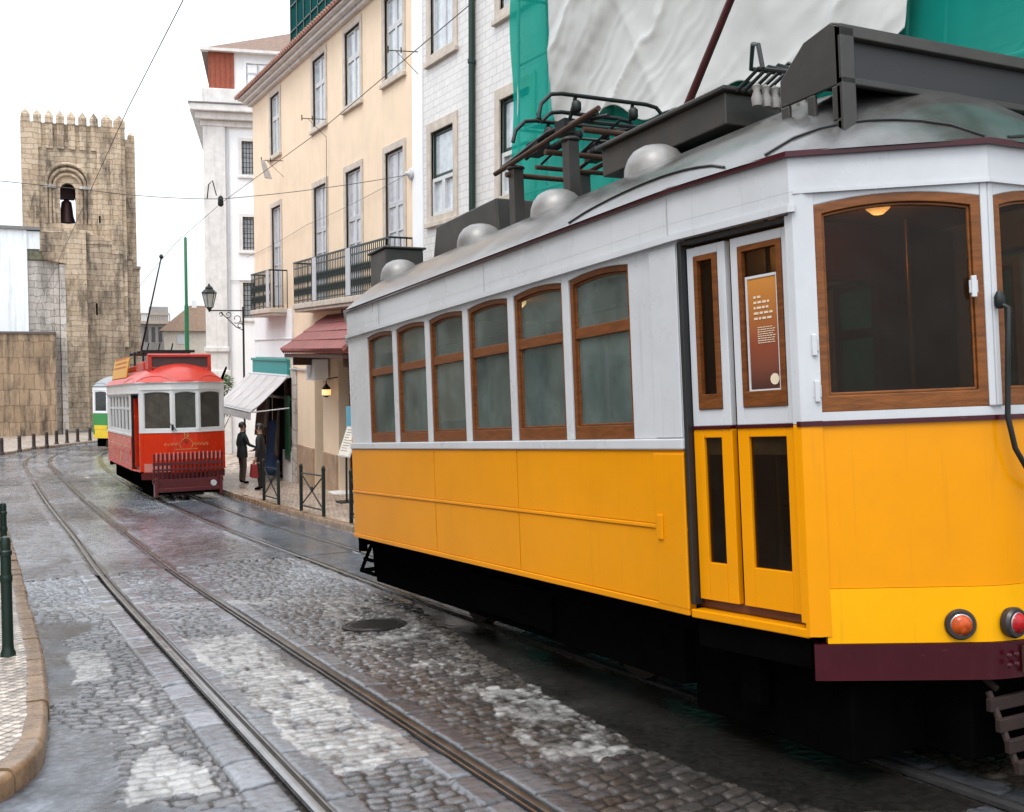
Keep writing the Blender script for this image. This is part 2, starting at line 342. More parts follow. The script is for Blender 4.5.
    for poly, th in (([(1.60,5.25),(2.12,5.2),(2.14,9.4),(1.55,9.5)], .40), ([(.62,5.35),(1.06,5.45),(.95,6.2),(.85,6.3)], .36),
                     ([(.6,8.45),(.84,8.5),(.92,9.6),(.63,9.65)], .30), ([(2.62,4.7),(3.15,4.75),(3.4,6.3),(3.0,6.5)], .50),
                     ([(2.75,8.2),(3.5,7.7),(3.85,10.4),(3.2,10.9)], .54), ([(.62,6.3),(1.08,6.3),(1.05,8.1),(.7,8.1)], .60),
                     ([(2.55,6.4),(3.3,6.5),(3.35,7.7),(2.6,8)], .66)):
        pm = inpoly(nx, ny, poly)*np.clip(((wear*.6+wear2*.4)-th+.10)/.22, 0, 1)
        paint = np.maximum(paint, pm)
    line = (np.abs(Y-(12.1-(X-1.1)*.52)+.3*(fbm(X*2, Y, 87)-.5)) < .16+.12*(wear-.5)) & (X < 3.6) & (wear2 > .36)
    paint = np.maximum(paint, line*.6)
    dash = (np.abs(X-3.22-.0*Y+.05*(wear-.5)) < .075) & (np.mod(Y, 3.1) < 1.5) & (Y > 23) & (Y < 52) & (wear2 > .3)
    paint = np.maximum(paint, dash*1.0)
    pk = paint*np.where(k[..., 0] > .3, .85, .55)
    col = col*(1-pk[..., None])+(np.array([.40, .39, .375])*(.62+.5*r3)[..., None])*(.62+.6*wear2)[..., None]*pk[..., None]
    rough = rough+.12*pk
    z = z*(1-.45*paint)+paint*.45*.018
    rough = rough - .10*far
    # asphalt repairs
    asp = np.zeros(X.shape, bool)
    for poly in ([(.3,7.75),(.58,7.75),(.66,10.2),(1.12,11.0),(.42,11.4),(.3,11)], [(-1,3.),(1.25,3.4),(1.16,4.9),(.9,5.1),(.60,5.4),(.72,6.6),(.33,7.2),(-1,6)],
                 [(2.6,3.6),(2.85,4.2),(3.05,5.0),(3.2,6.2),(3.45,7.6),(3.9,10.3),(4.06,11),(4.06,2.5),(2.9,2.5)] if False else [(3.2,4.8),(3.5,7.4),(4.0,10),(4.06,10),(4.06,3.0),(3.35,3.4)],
                 [(4.14,8),(4.96,8),(5.0,15),(4.95,27),(4.07,27),(4.15,15)], [(5.06,4),(5.8,4),(5.8,28),(5.06,28)]):
        asp |= inpoly(nx, Y+.2*(fbm(X*3, Y*3, 90)-.5), poly)
    asp &= (paint < .25) & (np.abs(dr) > .06)
    blue = (X > 4.06) & (Y > 8)
    ac = np.array([.044, .047, .053])*(.2+2.4*fbm(X*2.6, Y*1.8, 196, 5)**2.2*2)[..., None]*(.35+1.3*fbm(X*40, Y*40, 92, 3))[..., None]
    ac = np.where(blue[..., None], np.array([.085, .10, .12])*(.8+.4*wear)[..., None], ac)
    ac = np.where(((X > 3.0) & (X < 4.06))[..., None], np.array([.020, .018, .016])*(.3+1.4*fbm(X*45, Y*45, 96, 3))[..., None], ac)  # asphalt along the yellow tram coloured near-black, tram's shade painted in
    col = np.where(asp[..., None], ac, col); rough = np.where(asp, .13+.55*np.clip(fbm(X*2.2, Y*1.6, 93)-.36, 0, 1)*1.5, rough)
    rough = np.where(asp & blue, .2+.12*wear, rough)
    z = np.where(asp, .012+.0045*(fbm(X*32, Y*32, 94, 2)-.5)+.004*(fbm(X*4, Y*4, 95)-.5), z)
    # rails sit in a bed
    rb = np.abs(dr) < .06
    rb2 = np.abs(dr) < .06+.03*np.clip((Y-9)/6, 0, 1)
    col = np.where(rb2[..., None], col*.3, col)
    z = np.where(rb, -.02, z); col = np.where(rb[..., None], np.array([.03, .026, .024]), col)
    # broad stains, damp
    st = fbm(X*.9, Y*.55, 97); col = col*(.34+1.05*st)[..., None]
    rough = rough - .16*np.clip((fbm(X*1.3, Y*.8, 98)-.5)*4, 0, 1)
    und = .02*(fbm(X*.7, Y*.6, 99)-.5)*np.clip(np.abs(dr)/.3-.3, 0, 1)
    return h(Y)+(z-.02)*amp+und*(1 if amp else .6), col, np.clip(rough, .09, .9)
def grid_sheet(xs, ys, fn):
    X, Y = np.meshgrid(xs, ys); z, c, r = fn(X, Y)
    v = np.stack([X, Y, z], -1).reshape(-1, 3); ny, nx = X.shape
    i = np.arange(nx*ny).reshape(ny, nx)
    f = np.stack([i[:-1,:-1], i[:-1,1:], i[1:,1:], i[1:,:-1]], -1).reshape(-1, 4)
    return v, f, np.concatenate([c.reshape(-1, 3), r.reshape(-1, 1)], 1)
def np_mesh(name, parts, material, smooth=True):
    vs, fs, cs, b = [], [], [], 0
    for v, f, c in parts: vs.append(v); fs.append(f+b); cs.append(c); b += len(v)
    v = np.concatenate(vs); f = np.concatenate(fs); c = np.concatenate(cs)
    me = bpy.data.meshes.new(name); me.vertices.add(len(v)); me.vertices.foreach_set('co', v.astype(np.float32).ravel())
    me.loops.add(f.size); me.loops.foreach_set('vertex_index', f.astype(np.int32).ravel())
    me.polygons.add(len(f)); me.polygons.foreach_set('loop_start', np.arange(0, f.size, 4, dtype=np.int32))
    me.update(calc_edges=True)
    if smooth: me.polygons.foreach_set('use_smooth', np.ones(len(f), bool))
    at = me.attributes.new('paving', 'FLOAT_COLOR', 'POINT'); at.data.foreach_set('color', c.astype(np.float32).ravel())
    me.materials.append(material); o = bpy.data.objects.new(name, me); COL.objects.link(o); return o
def attr_mat(name, bscale=90, bstr=.35):
    m = bpy.data.materials.new(name); m.use_nodes = True; t = m.node_tree; N = t.nodes; L = t.links; b = N['Principled BSDF']
    a = N.new('ShaderNodeAttribute'); a.attribute_name = 'paving'; L.new(a.outputs['Color'], b.inputs['Base Color']); L.new(a.outputs['Alpha'], b.inputs['Roughness'])
    tc = N.new('ShaderNodeTexCoord'); nz = N.new('ShaderNodeTexNoise'); nz.inputs['Scale'].default_value = bscale; nz.inputs['Detail'].default_value = 4
    L.new(tc.outputs['Object'], nz.inputs['Vector']); bp = N.new('ShaderNodeBump'); bp.inputs['Strength'].default_value = bstr; bp.inputs['Distance'].default_value = .006
    L.new(nz.outputs['Fac'], bp.inputs['Height']); L.new(bp.outputs[0], b.inputs['Normal']); return m
ROADM = attr_mat('wet_sett_paving')
def geo(a, b, k):
    n = int(math.log(b/a)/k)+1; return a*np.exp(np.linspace(0, math.log(b/a), n))
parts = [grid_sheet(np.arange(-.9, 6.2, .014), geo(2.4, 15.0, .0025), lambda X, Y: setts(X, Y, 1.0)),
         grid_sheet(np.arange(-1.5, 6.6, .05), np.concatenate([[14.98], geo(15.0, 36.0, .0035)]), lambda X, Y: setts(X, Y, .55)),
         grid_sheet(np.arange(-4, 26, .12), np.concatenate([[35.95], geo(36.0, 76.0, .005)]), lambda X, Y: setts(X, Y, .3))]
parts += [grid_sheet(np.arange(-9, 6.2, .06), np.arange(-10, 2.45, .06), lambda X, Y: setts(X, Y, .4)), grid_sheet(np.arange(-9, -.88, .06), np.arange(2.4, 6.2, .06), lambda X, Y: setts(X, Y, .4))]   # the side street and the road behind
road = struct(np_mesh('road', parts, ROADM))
gnd = MB(); ys = [-40,-10,0,6,12,16,20,24,28,32,36,60,90,400]
for a, b in zip(ys[:-1], ys[1:]):
    gnd.quad((-300,a,hf(a)-.12),(300,a,hf(a)-.12),(300,b,hf(b)-.12),(-300,b,hf(b)-.12))
struct(gnd.build('ground', mat('ground_dirt', (.09,.08,.07), .9)))
for t in (0, 1):
    for g in (-.45, .45):
        m = MB(); P = TR[t]; rows = []
        for i, p in enumerate(P):
            d = (P[min(i+1,len(P)-1)]-P[max(i-1,0)]).normalized(); n = Vector((d.y, -d.x))
            q = p+n*g; s = -1 if g < 0 else 1
            zb = hf(q.y); prof = [(-.033,-.02),(-.033,.004),(-.026,.007),(.012,.007),(.016,.002),(.017,-.03),(.042,-.03),(.043,.001),(.055,.001),(.055,-.02)]
            rows.append([(q.x+n.x*a*(-s), q.y+n.y*a*(-s), zb+c) for a, c in prof])
        for i in range(len(rows)-1):
            b = []
            k = len(rows[0]); m.add(rows[i]+rows[i+1], [(j, j+1, k+j+1, k+j) for j in range(k-1)])
        struct(m.build('tram_rail', STEEL, smooth=30))
# pavements
def pave(X, Y, s=.075, warm=1.0):
    a = (X+Y)*.7071; b = (X-Y)*.7071
    a = a+.015*(vn(X*8, Y*8, 7)-.5); b = b+.015*(vn(X*8, Y*8, 8)-.5)
    ia, ib = np.floor(a/s), np.floor(b/s); fa, fb = a/s-ia, b/s-ib
    e = np.minimum(np.minimum(fa, 1-fa), np.minimum(fb, 1-fb))*s
    r = hashn(ia, ib, 3); k = np.clip((e-.003)/.007, 0, 1)
    col = np.array([.44,.37,.31])*(.5+.7*r)[...,None]*k[...,None]+np.array([.06,.042,.03])*(1-k[...,None])
    col *= (.65+.7*fbm(X*1.5, Y*1.5, 14))[...,None]
    return (1-np.exp(-e/.008))*.010+(r-.5)*.005, col, .32+.25*(1-k)+.2*(fbm(X*2,Y*2,15)-.5)
PAVEM = attr_mat('limestone_calcada', 60, .3)
KL = [(-1.6,5.38),(-.6,5.44),(-.2,5.56),(.05,5.76),(.21,6.05),(.30,6.45),(.345,7.0),(.375,7.7),(.42,9),(.43,11),(.44,13),(.46,16),(.45,22),(.3,32),(-.6,42),(-3,50)]
def left_pave(X, Y):
    z, c, r = pave(X, Y)
    return h(Y)+.105+z, c, r
def kerb_inner(pts, d):
    out = []
    for i, p in enumerate(pts):
        a = Vector(pts[max(i-1,0)]); b = Vector(pts[min(i+1,len(pts)-1)]); t = (b-a).normalized(); out.append((p[0]-t.y*d, p[1]+t.x*d))
    return out
kin = kerb_inner(KL, .13)
def clip_sheet(part, poly):
    v, f, c = part; cen = v[f].mean(1); ok = inpoly(cen[:,0], cen[:,1], poly); return v, f[ok], c
poly = kin+[(-8,50),(-8,5.55)]
pa = [clip_sheet(grid_sheet(np.arange(-1.8,.5,.010), geo(5.3,20,.0022), left_pave), poly),
      clip_sheet(grid_sheet(np.arange(-8,.5,.15), np.concatenate([[19.98],np.linspace(20,50,120)]), left_pave), poly),
      clip_sheet(grid_sheet(np.arange(-8,-1.75,.15), np.linspace(5,20.1,80), left_pave), poly)]
struct(np_mesh('left_pavement', pa, PAVEM))
KERBM = mat('worn_limestone_kerb', (.30,.19,.105), .26, 0, .3, 5, .4, 25, col2=(.12,.07,.04), dirt=.8)
def kerb(name, pts, wd, ht, step, rot=1):
    L = [0]
    for a, b in zip(pts[:-1], pts[1:]): L.append(L[-1]+math.dist(a, b))
    m = MB(); s = 0; px = [p[0] for p in pts]; py = [p[1] for p in pts]
    while s < L[-1]-.05:
        ln = step*random.uniform(.75, 1.2); e = min(L[-1], s+ln); n = 4; dz = random.uniform(-.008,.008); dn = random.uniform(-.008,.008)
        loops = []
        for k in range(n+1):
            q = s+.006+(e-s-.012)*k/n; x, y = np.interp(q, L, px), np.interp(q, L, py); x2, y2 = np.interp(q+.02, L, px), np.interp(q+.02, L, py)
            if q+.02 > L[-1]: x2, y2 = x+(px[-1]-px[-2])*.01, y+(py[-1]-py[-2])*.01
            t = Vector((x2-x, y2-y)).normalized(); nn = Vector((-t.y, t.x))*rot
            z = hf(y)
            loops.append([(x+nn.x*a, y+nn.y*a, z+c+(dz if c > 0 else 0)) for a, c in ((dn,-.1),(dn,ht-.035),(dn+.012,ht-.012),(dn+.035,ht),(wd-.006,ht),(wd-.006,-.1))])
        k = 6; vs = sum(loops, []); fs = [(i*k+j, i*k+(j+1)%k, (i+1)*k+(j+1)%k, (i+1)*k+j) for i in range(n) for j in range(k)]
        fs += [tuple(range(k)), tuple(range(n*k+k-1, n*k-1, -1))]
        m.add(vs, fs); s = e
    return struct(m.build(name, KERBM, smooth=50))
kerb('left_kerb', KL, .14, .115, .55)
KR = [(5.86,2),(5.86,12),(5.85,20),(5.82,28),(5.85,36),(6.2,43),(6.9,48),(8.0,52.5),(9.6,55.2),(13,56.6),(18,57)]
kerb('right_kerb', KR, .16, .125, .9, -1)
def right_pave(X, Y):
    z, c, r = pave(X, Y, .09); return h(Y)+.115+z*.6, c*np.array([1.08,1.0,.93]), r
kinr = kerb_inner(KR, -.15)
poly = kinr+[(30,57),(30,2)]
struct(np_mesh('right_pavement', [clip_sheet(grid_sheet(np.arange(5.9,8.3,.03), np.linspace(2,36,900), right_pave), poly),
    clip_sheet(grid_sheet(np.arange(5.9,8.3,.1), np.linspace(35.97,57,150), right_pave), poly),clip_sheet(grid_sheet(np.arange(8.25,30,.3), np.linspace(33,57,60), right_pave), poly)], PAVEM))
KF = [(18,66.5),(11,65.8),(8.2,64.2),(6.4,62.4),(4.97,60.6),(3.68,58.6),(2.6,56.9),(1.88,55.2),(.8,52.6),(0,51.2),(-2,49),(-5,47)]
kerb('far_kerb', KF, .16, .12, .8, -1)
def far_pave(X, Y):
    z, c, r = pave(X, Y, .1); return h(Y)+.11+z*0, c*1.0, r
poly = kerb_inner(KF, -.15)+[(-30,47),(-30,75),(18,75)]
struct(np_mesh('far_pavement', [clip_sheet(grid_sheet(np.arange(-14,18,.12), np.linspace(47,74,220), far_pave), poly)], PAVEM))
mh = MB(Matrix.Translation((3.22,9.08,hf(9.08)))@Matrix.Rotation(-TH,4,'X'))
mh.lathe((0,0,0), [(.30,-.03),(.30,.006),(.265,.008),(.262,.002),(.255,.002),(.25,.009),(.02,.009)], 40)
for k in range(-4,5):
    l = math.sqrt(max(.001,.22**2-(k*.05)**2)); mh.box(-l,l,k*.05-.008,k*.05+.008,.008,.013)
tag(mh.build('manhole_cover', mat('manhole_iron',(.05,.045,.042),.4,.6,.3,20), smooth=30), 'round iron manhole cover set in the cobbles beside the tram', 'manhole cover')
# ------------------------------------------------------------------ trams
def arch(s0, s1, z0, zs, rise, k=8):     # loop of (s,z): bottom corners then arched top from right to left
    out = [(s0, z0), (s1, z0)]
    for i in range(k+1):
        t = i/k; out.append((s1+(s0-s1)*t, zs+rise*(1-(2*t-1)**2)))
    return out
def offset_plan(pts, d, closed=True):
    n = len(pts); out = []
    for i in range(n):
        a, b, c = Vector(pts[i-1]), Vector(pts[i]), Vector(pts[(i+1) % n])
        if not closed and i == 0: a = b*2-c
        if not closed and i == n-1: c = b*2-a
        t1 = (b-a).normalized(); t2 = (c-b).normalized(); n1 = Vector((t1.y, -t1.x)); n2 = Vector((t2.y, -t2.x))
        m = (n1+n2).normalized(); out.append(tuple(b+m*(d/max(.5, m.dot(n1)))))
    return out
def band(mb, pts, z0, z1, d0, d1, closed=True, db=None):      # strip of wall following the plan between offsets d0 (inside) and d1 (outside)
    A = offset_plan(pts, d0, closed); B = offset_plan(pts, d1, closed); B2 = offset_plan(pts, db, closed) if db is not None else B; n = len(pts)
    vs = [(x,y,z0) for x,y in A]+[(x,y,z0) for x,y in B2]+[(x,y,z1) for x,y in B]+[(x,y,z1) for x,y in A]
    fs = []
    for i in range(n if closed else n-1):
        j = (i+1) % n
        for a, b in ((0,1),(1,2),(2,3),(3,0)): fs.append((a*n+i, a*n+j, b*n+j, b*n+i))
    if not closed: fs += [(0, n, 2*n, 3*n), (n-1, 2*n-1, 3*n-1, 4*n-1)]
    mb.add(vs, fs)
ZB, ZW, ZS, ZT = .75, 1.63, 1.69, 2.77      # body bottom, waist, sill, top of windows
def win(root, F, s0, s1, z0, z1, rise, fm, gm, fw=.045, bot=.085, transom=None, dep=.03, name='window', glow=None):
    m = MB(F); o = arch(s0, s1, z0, z1-rise, rise); i_ = arch(s0+fw, s1-fw, z0+bot, z1-rise-fw*.9, rise*.9)
    m.ring(o, i_, -dep-.03, -dep+.012)
    o2 = arch(s0+fw, s1-fw, z0+bot, z1-rise-fw*.9, rise*.9); i2 = arch(s0+fw+.012, s1-fw-.012, z0+bot+.014, z1-rise-fw*.9-.012, rise*.85)
    m.ring(o2, i2, -dep-.026, -dep-.006)
    if transom: m.box(s0+fw-.002, s1-fw+.002, -dep-.028, -dep+.004, transom-.035, transom+.035)
    f = m.build(name, fm, root, bevel=.004)
    p = MB(F); lp = arch(s0+fw*.8, s1-fw*.8, z0+bot*.8, z1-rise-fw*.8, rise*.9)
    p.prism([(a, -dep-.018, b) for a, b in lp], (0, -.005, 0)); p.build('pane', gm, f)
    return f
def header(mb, F, s0, s1, zside, rise, ztop, n0, n1, k=8):
    M0 = mb.M; mb.M = F
    a = [(s0+(s1-s0)*i/k, zside+rise*(1-(2*i/k-1)**2)) for i in range(k+1)]
    mb.prism([(x, n0, z) for x, z in a]+[(s1,n0,ztop),(s0,n0,ztop)], (0, n1-n0, 0))
    mb.M = M0
def tram(name, loc, rot, label, group, P):
    root = thing(name, loc, label, 'tram', group, rot)
    FAR = P.get('far', [(-1.07,3.62),(-.99,3.76),(-.33,4.14)])
    left = list(reversed(FAR))+[(-1.17,2.75),(-1.17,-2.88),(-1.075,-3.665),(-1.005,-3.715),(-.33,-4.17)]
    plan = left+[(-x, y) for x, y in reversed(left)]       # goes far->near on the left, near->far on the right
    low, low2, up, fm, gm, eg = P['low'], P['low2'], P['up'], P['frame'], P['glass'], P.get('endglass', P['glass'])
    sides = [(-1, [(-1.17,2.75),(-1.17,-2.88)]), (1, [(1.17,-2.88),(1.17,2.75)])]
    ends = [[(-1.005,-3.715),(-.33,-4.17)], [(-.33,-4.17),(.33,-4.17)], [(.33,-4.17),(1.005,-3.715)]]
    f3 = [p for p in FAR]; fends = [[f3[2], (-f3[2][0], f3[2][1])], [f3[1], f3[2]], [(-f3[2][0], f3[2][1]), (-f3[1][0], f3[1][1])]]
    fends = [[b, a] if i == 1 else ([b, a] if i == 0 else [b, a]) for i, (a, b) in enumerate(fends)]
    doors = [[(-1.17,-2.88),(-1.075,-3.665)], [(1.075,-3.665),(1.17,-2.88)], [(1.17,2.75),(-FAR[0][0],FAR[0][1])], [FAR[0],(-1.17,2.75)]]
    # lower body sides
    for sx, (a, b) in sides:
        F = frame(a, (b[0]-a[0], b[1]-a[1])); L = 5.63; m = MB(F)
        m.box(.02, L-.02, -.05, 0, ZB, ZW)
        o = m.build('side_panel', low, root, bevel=.006)
        m = MB(F); seams = [0, 2.15, 3.66, L] if sx < 0 else [0, 1.89, 3.4, L]
        for i in range(3):       # riveted sheets, a hair apart
            m.box(seams[i]+.006, seams[i+1]-.006, .001, .007, 1.215, ZW-.012); m.box(seams[i]+.006, seams[i+1]-.006, .001, .007, ZB+.03, 1.185)
        m.build('sheet', low, o, bevel=.004)
        m = MB(F); m.box(0, L, .0, .016, 1.188, 1.212); m.box(.005, L-.005, -.002, .018, ZB-.012, ZB+.026)
        m.build('moulding', P.get('trim', low), o, bevel=.005)
        m = MB(F)
        e = L-.28 if sx < 0 else 0
        m.box(e, e+.28, .004, .02, ZB+.02, ZW-.02); m.box(e+.03, e+.08, .018, .032, 1.13, 1.27)
        m.build('corner_post', low, root, bevel=.006)
        # waist rail, posts and window heads
        m = MB(F); m.box(0, L, -.03, .022, ZW, ZS); m.build('waist_rail', up, root, bevel=.008)
        m = MB(F); ws = [(.545+.78*k, 1.24+.78*k) for k in range(6)] if sx < 0 else [(L-1.24-.78*k, L-.545-.78*k) for k in reversed(range(6))]
        cuts = [0]+[q for w_ in ws for q in w_]+[L]
        for k in range(0, len(cuts), 2): m.box(cuts[k], cuts[k+1], -.05, -.004, ZS, ZT)
        ep = (L-.26, L-.012) if sx < 0 else (.012, .26)
        m.box(ep[0], ep[1], -.003, .008, ZS+.004, ZT-.03)
        for a_, b_ in ws: header(m, F, a_, b_, ZT-.06, .025, ZT, -.05, -.004)
        m.build('window_posts' if False else 'window_wall', up, root, bevel=.005)
        for a_, b_ in ws: win(root, F, a_, b_, ZS, ZT-.035, .025, fm, gm, transom=2.365, fw=.036)
    # doorways
    for di, (a, b) in enumerate(doors):
        F = frame(a, (b[0]-a[0], b[1]-a[1])); L = math.dist(a, b)
        m = MB(F); m.box(.0, .03, -.10, .004, .80, ZT-.02); m.box(.03, L-.04, -.10, .0, 2.725, ZT-.02)
        m.build('door_frame', DARK if P.get('darkjamb', 1) else up, root, bevel=.004)
        m = MB(F); m.box(L-.04, L, -.10, .003, .80, 1.744); m.build('door_jamb', low, root, bevel=.004); m = MB(F); m.box(L-.04, L, -.10, .003, 1.746, ZT-.02); m.build('door_jamb', up, root, bevel=.004)
        m = MB(F); m.box(0, L, -.55, .004, .73, .775); m.build('door_sill', P.get('sill', low), root, bevel=.006)
        m = MB(F); m.box(.02, L-.02, -.12, -.03, .58, .728); m.build('step_board', BLACK, root)
        if P.get('opendoor') and di in P['opendoor']:
            m = MB(F); m.box(.03, .07, -.45, -.06, .8, 2.64); m.build('door', low, root, bevel=.006); continue
        sp = .05+(L-.09)*.405
        for qi, (s0, s1) in enumerate(((.035, sp-.02), (sp+.02, L-.042))):
            m = MB(F); n0, n1 = -.075, -.035; sw = .045+.02*qi
            def slab(z0, z1, holes, mm):
                hz0, hz1 = holes; q = .055 if mm == 0 else .075
                for x0, x1, y0, y1 in ((s0, s0+q, z0, z1), (s1-q, s1, z0, z1), (s0+q, s1-q, z0, hz0), (s0+q, s1-q, hz1, z1)): mb.box(x0, x1, n0, n1, y0, y1)
            mb = MB(F); slab(1.752, 2.71, (1.84, 2.66), 0); up_o = mb.build('door', up, root, bevel=.004)
            mb = MB(F); slab(.83, 1.735, (1.03, 1.69), 1); mb.build('lower_leaf', low, up_o, bevel=.004)
            mb = MB(F); mb.box(s0, s1, -.078, -.028, 1.735, 1.752); mb.build('door_rail', P.get('rail', MAR), up_o)
            mb = MB(F); mb.ring([(s0+.055,1.84),(s1-.055,1.84),(s1-.055,2.66),(s0+.055,2.66)], [(s0+.082,1.92),(s1-.088,1.92),(s1-.088,2.63),(s0+.082,2.63)], -.07, -.026)
            mb.build('window_frame', fm, up_o, bevel=.003)
            mb = MB(F); mb.box(s0+.06, s1-.06, -.058, -.052, 1.90, 2.64); mb.box(s0+.07, s1-.07, -.058, -.052, 1.02, 1.70); mb.build('pane', eg if eg else gm, up_o)
            mb = MB(F); mb.box(s0+.078, s1-.078, -.064, -.06, 1.60, 1.69); mb.build('blind_edge', GREYWD, up_o)
            if qi == 1 and P.get('poster') and di == 0:
                x0, x1 = s0+.088, s1-.094
                mb = MB(F); mb.box(x0, x1, -.050, -.046, 1.915, 2.50); po = mb.build('poster', POSTER, up_o)
                mb = MB(F); mb.ring([(x0,1.915),(x1,1.915),(x1,2.50),(x0,2.50)], [(x0+.012,1.928),(x1-.012,1.928),(x1-.012,2.487),(x0+.012,2.487)], -.0455, -.042); mb.build('poster_border', W_, po)
                mb = MB(F); rr = random.Random(3)
                for q in range(5): 
                    e = x0+.05
                    while e < x0+.05+[.05,.10,.08,.13,.09][q]: 
                        d = rr.uniform(.012,.03); mb.box(e, e+d, -.0452, -.0435, 2.385-q*.027, 2.396-q*.027); e += d+.008
                mb.build('poster_heading', INKM, po); mb = MB(F)
                for q in range(8):
                    e = x0+.07
                    while e < x0+.17:
                        d = rr.uniform(.006,.018); mb.box(e, e+d, -.0452, -.0435, 2.235-q*.011, 2.239-q*.011); e += d+.004
                mb.build('poster_text', INKM, po); mb = MB(F); mb.lathe((x1-.045,-.045,1.975), [(.028,-.001),(.028,.001)], 18, 'y'); mb.build('poster_emblem', INKM, po)
    # platform corners, ends
    for sx in (-1, 1):
        for e, pts in ((0, [(-1.0755,-3.655),(-1.073,-3.675),(-1.04,-3.705),(-1.005,-3.716),(-.99,-3.726)]), (1, None)):
            if e: pts = [(FAR[1][0]+.02, FAR[1][1]+.013), FAR[1], FAR[0], (FAR[0][0]-.003, FAR[0][1]-.02)]
            pts = [(x*sx*-1 if sx > 0 else x, y) for x, y in pts]
            if sx > 0: pts = pts[::-1]
            m = MB(); band(m, pts, 1.76, 2.86, -.06, .006, False); m.build('corner_post', up, root, smooth=40)
            m = MB(); band(m, pts, .74, 1.735, -.06, .006, False); m.build('corner_sheet', low, root, smooth=40)
            m = MB(); band(m, pts, 1.735, 1.76, -.06, .012, False); m.build('waist_strip', P.get('rail', MAR), root, smooth=40)
    for e, S in ((0, ends), (1, fends)):
        pl = [S[0][0], S[0][1], S[1][1], S[2][1]] if e == 0 else [(-f3[1][0],f3[1][1]),(-f3[2][0],f3[2][1]),f3[2],f3[1]]
        # rounded end skin
        def curve(pts, n=5):
            Q = [Vector(p) for p in pts]; out = [Q[0]]
            for i in range(1, len(Q)-1):
                r_ = min(.13, (Q[i-1]-Q[i]).length*.45, (Q[i+1]-Q[i]).length*.45); a = Q[i]+(Q[i-1]-Q[i]).normalized()*r_; b = Q[i]+(Q[i+1]-Q[i]).normalized()*r_
                out += [a.lerp(Q[i], t/n).lerp(Q[i].lerp(b, t/n), t/n) for t in range(n+1)]
            return [tuple(p) for p in out+[Q[-1]]]
        cp = curve(pl)
        m = MB(); band(m, cp, .965, 1.735, -.05, .0, False); o = m.build('end_panel', low, root, smooth=40)
        m = MB(); band(m, cp, .705, .963, -.05, .006, False, .0); m.build('apron', low2, root, smooth=40)
        bp = curve([(-1.055,-3.675)]+pl+[(1.055,-3.675)]) if e == 0 else cp
        m = MB(); band(m, bp, .53, .703, -.05, .012, False, .0); bo = m.build('bumper', P.get('bumper', MAR), root, smooth=40)
        m = MB(); band(m, cp, 1.735, 1.758, -.05, .014, False); m.build('waist_strip', P.get('rail', MAR), root, smooth=40)
        m = MB(); band(m, cp, 1.758, 1.80, -.05, .006, False); m.build('sill_rail', up, root, smooth=40)
        for k in range(3):
            (a, b) = ([S[0], S[1], S[2]] if e == 0 else [(pl[0], pl[1]), (pl[1], pl[2]), (pl[2], pl[3])])[k]
            F = frame(a, (b[0]-a[0], b[1]-a[1])); L = math.dist(a, b)
            m = MB(F); c0, c1 = (.014 if k == 0 else .035), L-(.014 if k == 2 else .035)
            m.box(0.002, c0, -.05, .004, 1.80, 2.856); m.box(c1, L-.002, -.05, .004, 1.80, 2.856); header(m, F, c0, c1, 2.785, .04, 2.856, -.05, .002)
            m.build('end_window_wall', up, root, bevel=.006)
            win(root, F, c0, c1, 1.80, 2.825, .04, P.get('endframe', fm), eg if eg else gm, fw=P.get('efw', .05), bot=P.get('ebot', .075), name='end_window', dep=.012)
    # letterboards, gutter, roof
    m = MB(); band(m, plan, 2.856, 3.03, -.05, .012); lb_ = m.build('letterboard', up, root, smooth=25)
    chains = [[FAR[0],(-1.17,2.75),(-1.17,-2.88),(-1.075,-3.665),(-1.06,-3.68)], [(1.06,-3.68),(1.075,-3.665),(1.17,-2.88),(1.17,2.75),(-FAR[0][0],FAR[0][1])]]
    m = MB()
    for ch in chains: band(m, ch, ZT, 2.8555, -.05, .0115, False)
    m.build('fascia', up, lb_, smooth=25)
    m = MB()
    for ch in chains: band(m, ch, ZT-.012, ZT+.022, -.02, .034, False)
    band(m, [(-1.065,-3.67),(-1.005,-3.715),(-.33,-4.17),(.33,-4.17),(1.005,-3.715),(1.065,-3.67)], 2.845, 2.862, -.02, .022, False)
    m.build('drip_moulding', up, root, smooth=25)
    m = MB(); band(m, plan, 3.02, 3.046, -.05, .042); m.build('gutter', P.get('gutter', MAR), root, smooth=25)
    op = offset_plan(plan, .052); dense = []
    for i, p in enumerate(op):
        q = op[(i+1) % len(op)]; n = max(1, int(math.dist(p, q)/.12))
        dense += [(p[0]+(q[0]-p[0])*k/n, p[1]+(q[1]-p[1])*k/n) for k in range(n)]
    for _ in range(3):
        dense = [tuple((Vector(dense[i-1])+Vector(dense[i])*2+Vector(dense[(i+1) % len(dense)]))/4) for i in range(len(dense))]
    y0, y1 = -3.2, 3.1; T = [1, .985, .95, .88, .76, .62, .46, .3, .15, 0]; vs = []; n = len(dense)
    for t in T:
        for (x, y) in dense:
            sy = min(max(y, y0), y1); rise = .52
            vs.append((x*t, sy+(y-sy)*t, 3.04+rise*(1-t**2.3)))
    fs = [(k*n+i, k*n+(i+1) % n, (k+1)*n+(i+1) % n, (k+1)*n+i) for k in range(len(T)-1) for i in range(n)]
    m = MB(); m.add(vs, fs); ro = m.build('roof', P['roof'], root, smooth=60)
    def rz(x, y):
        t = min(1, abs(x)/1.2); return 3.04+.52*(1-t**2.3)
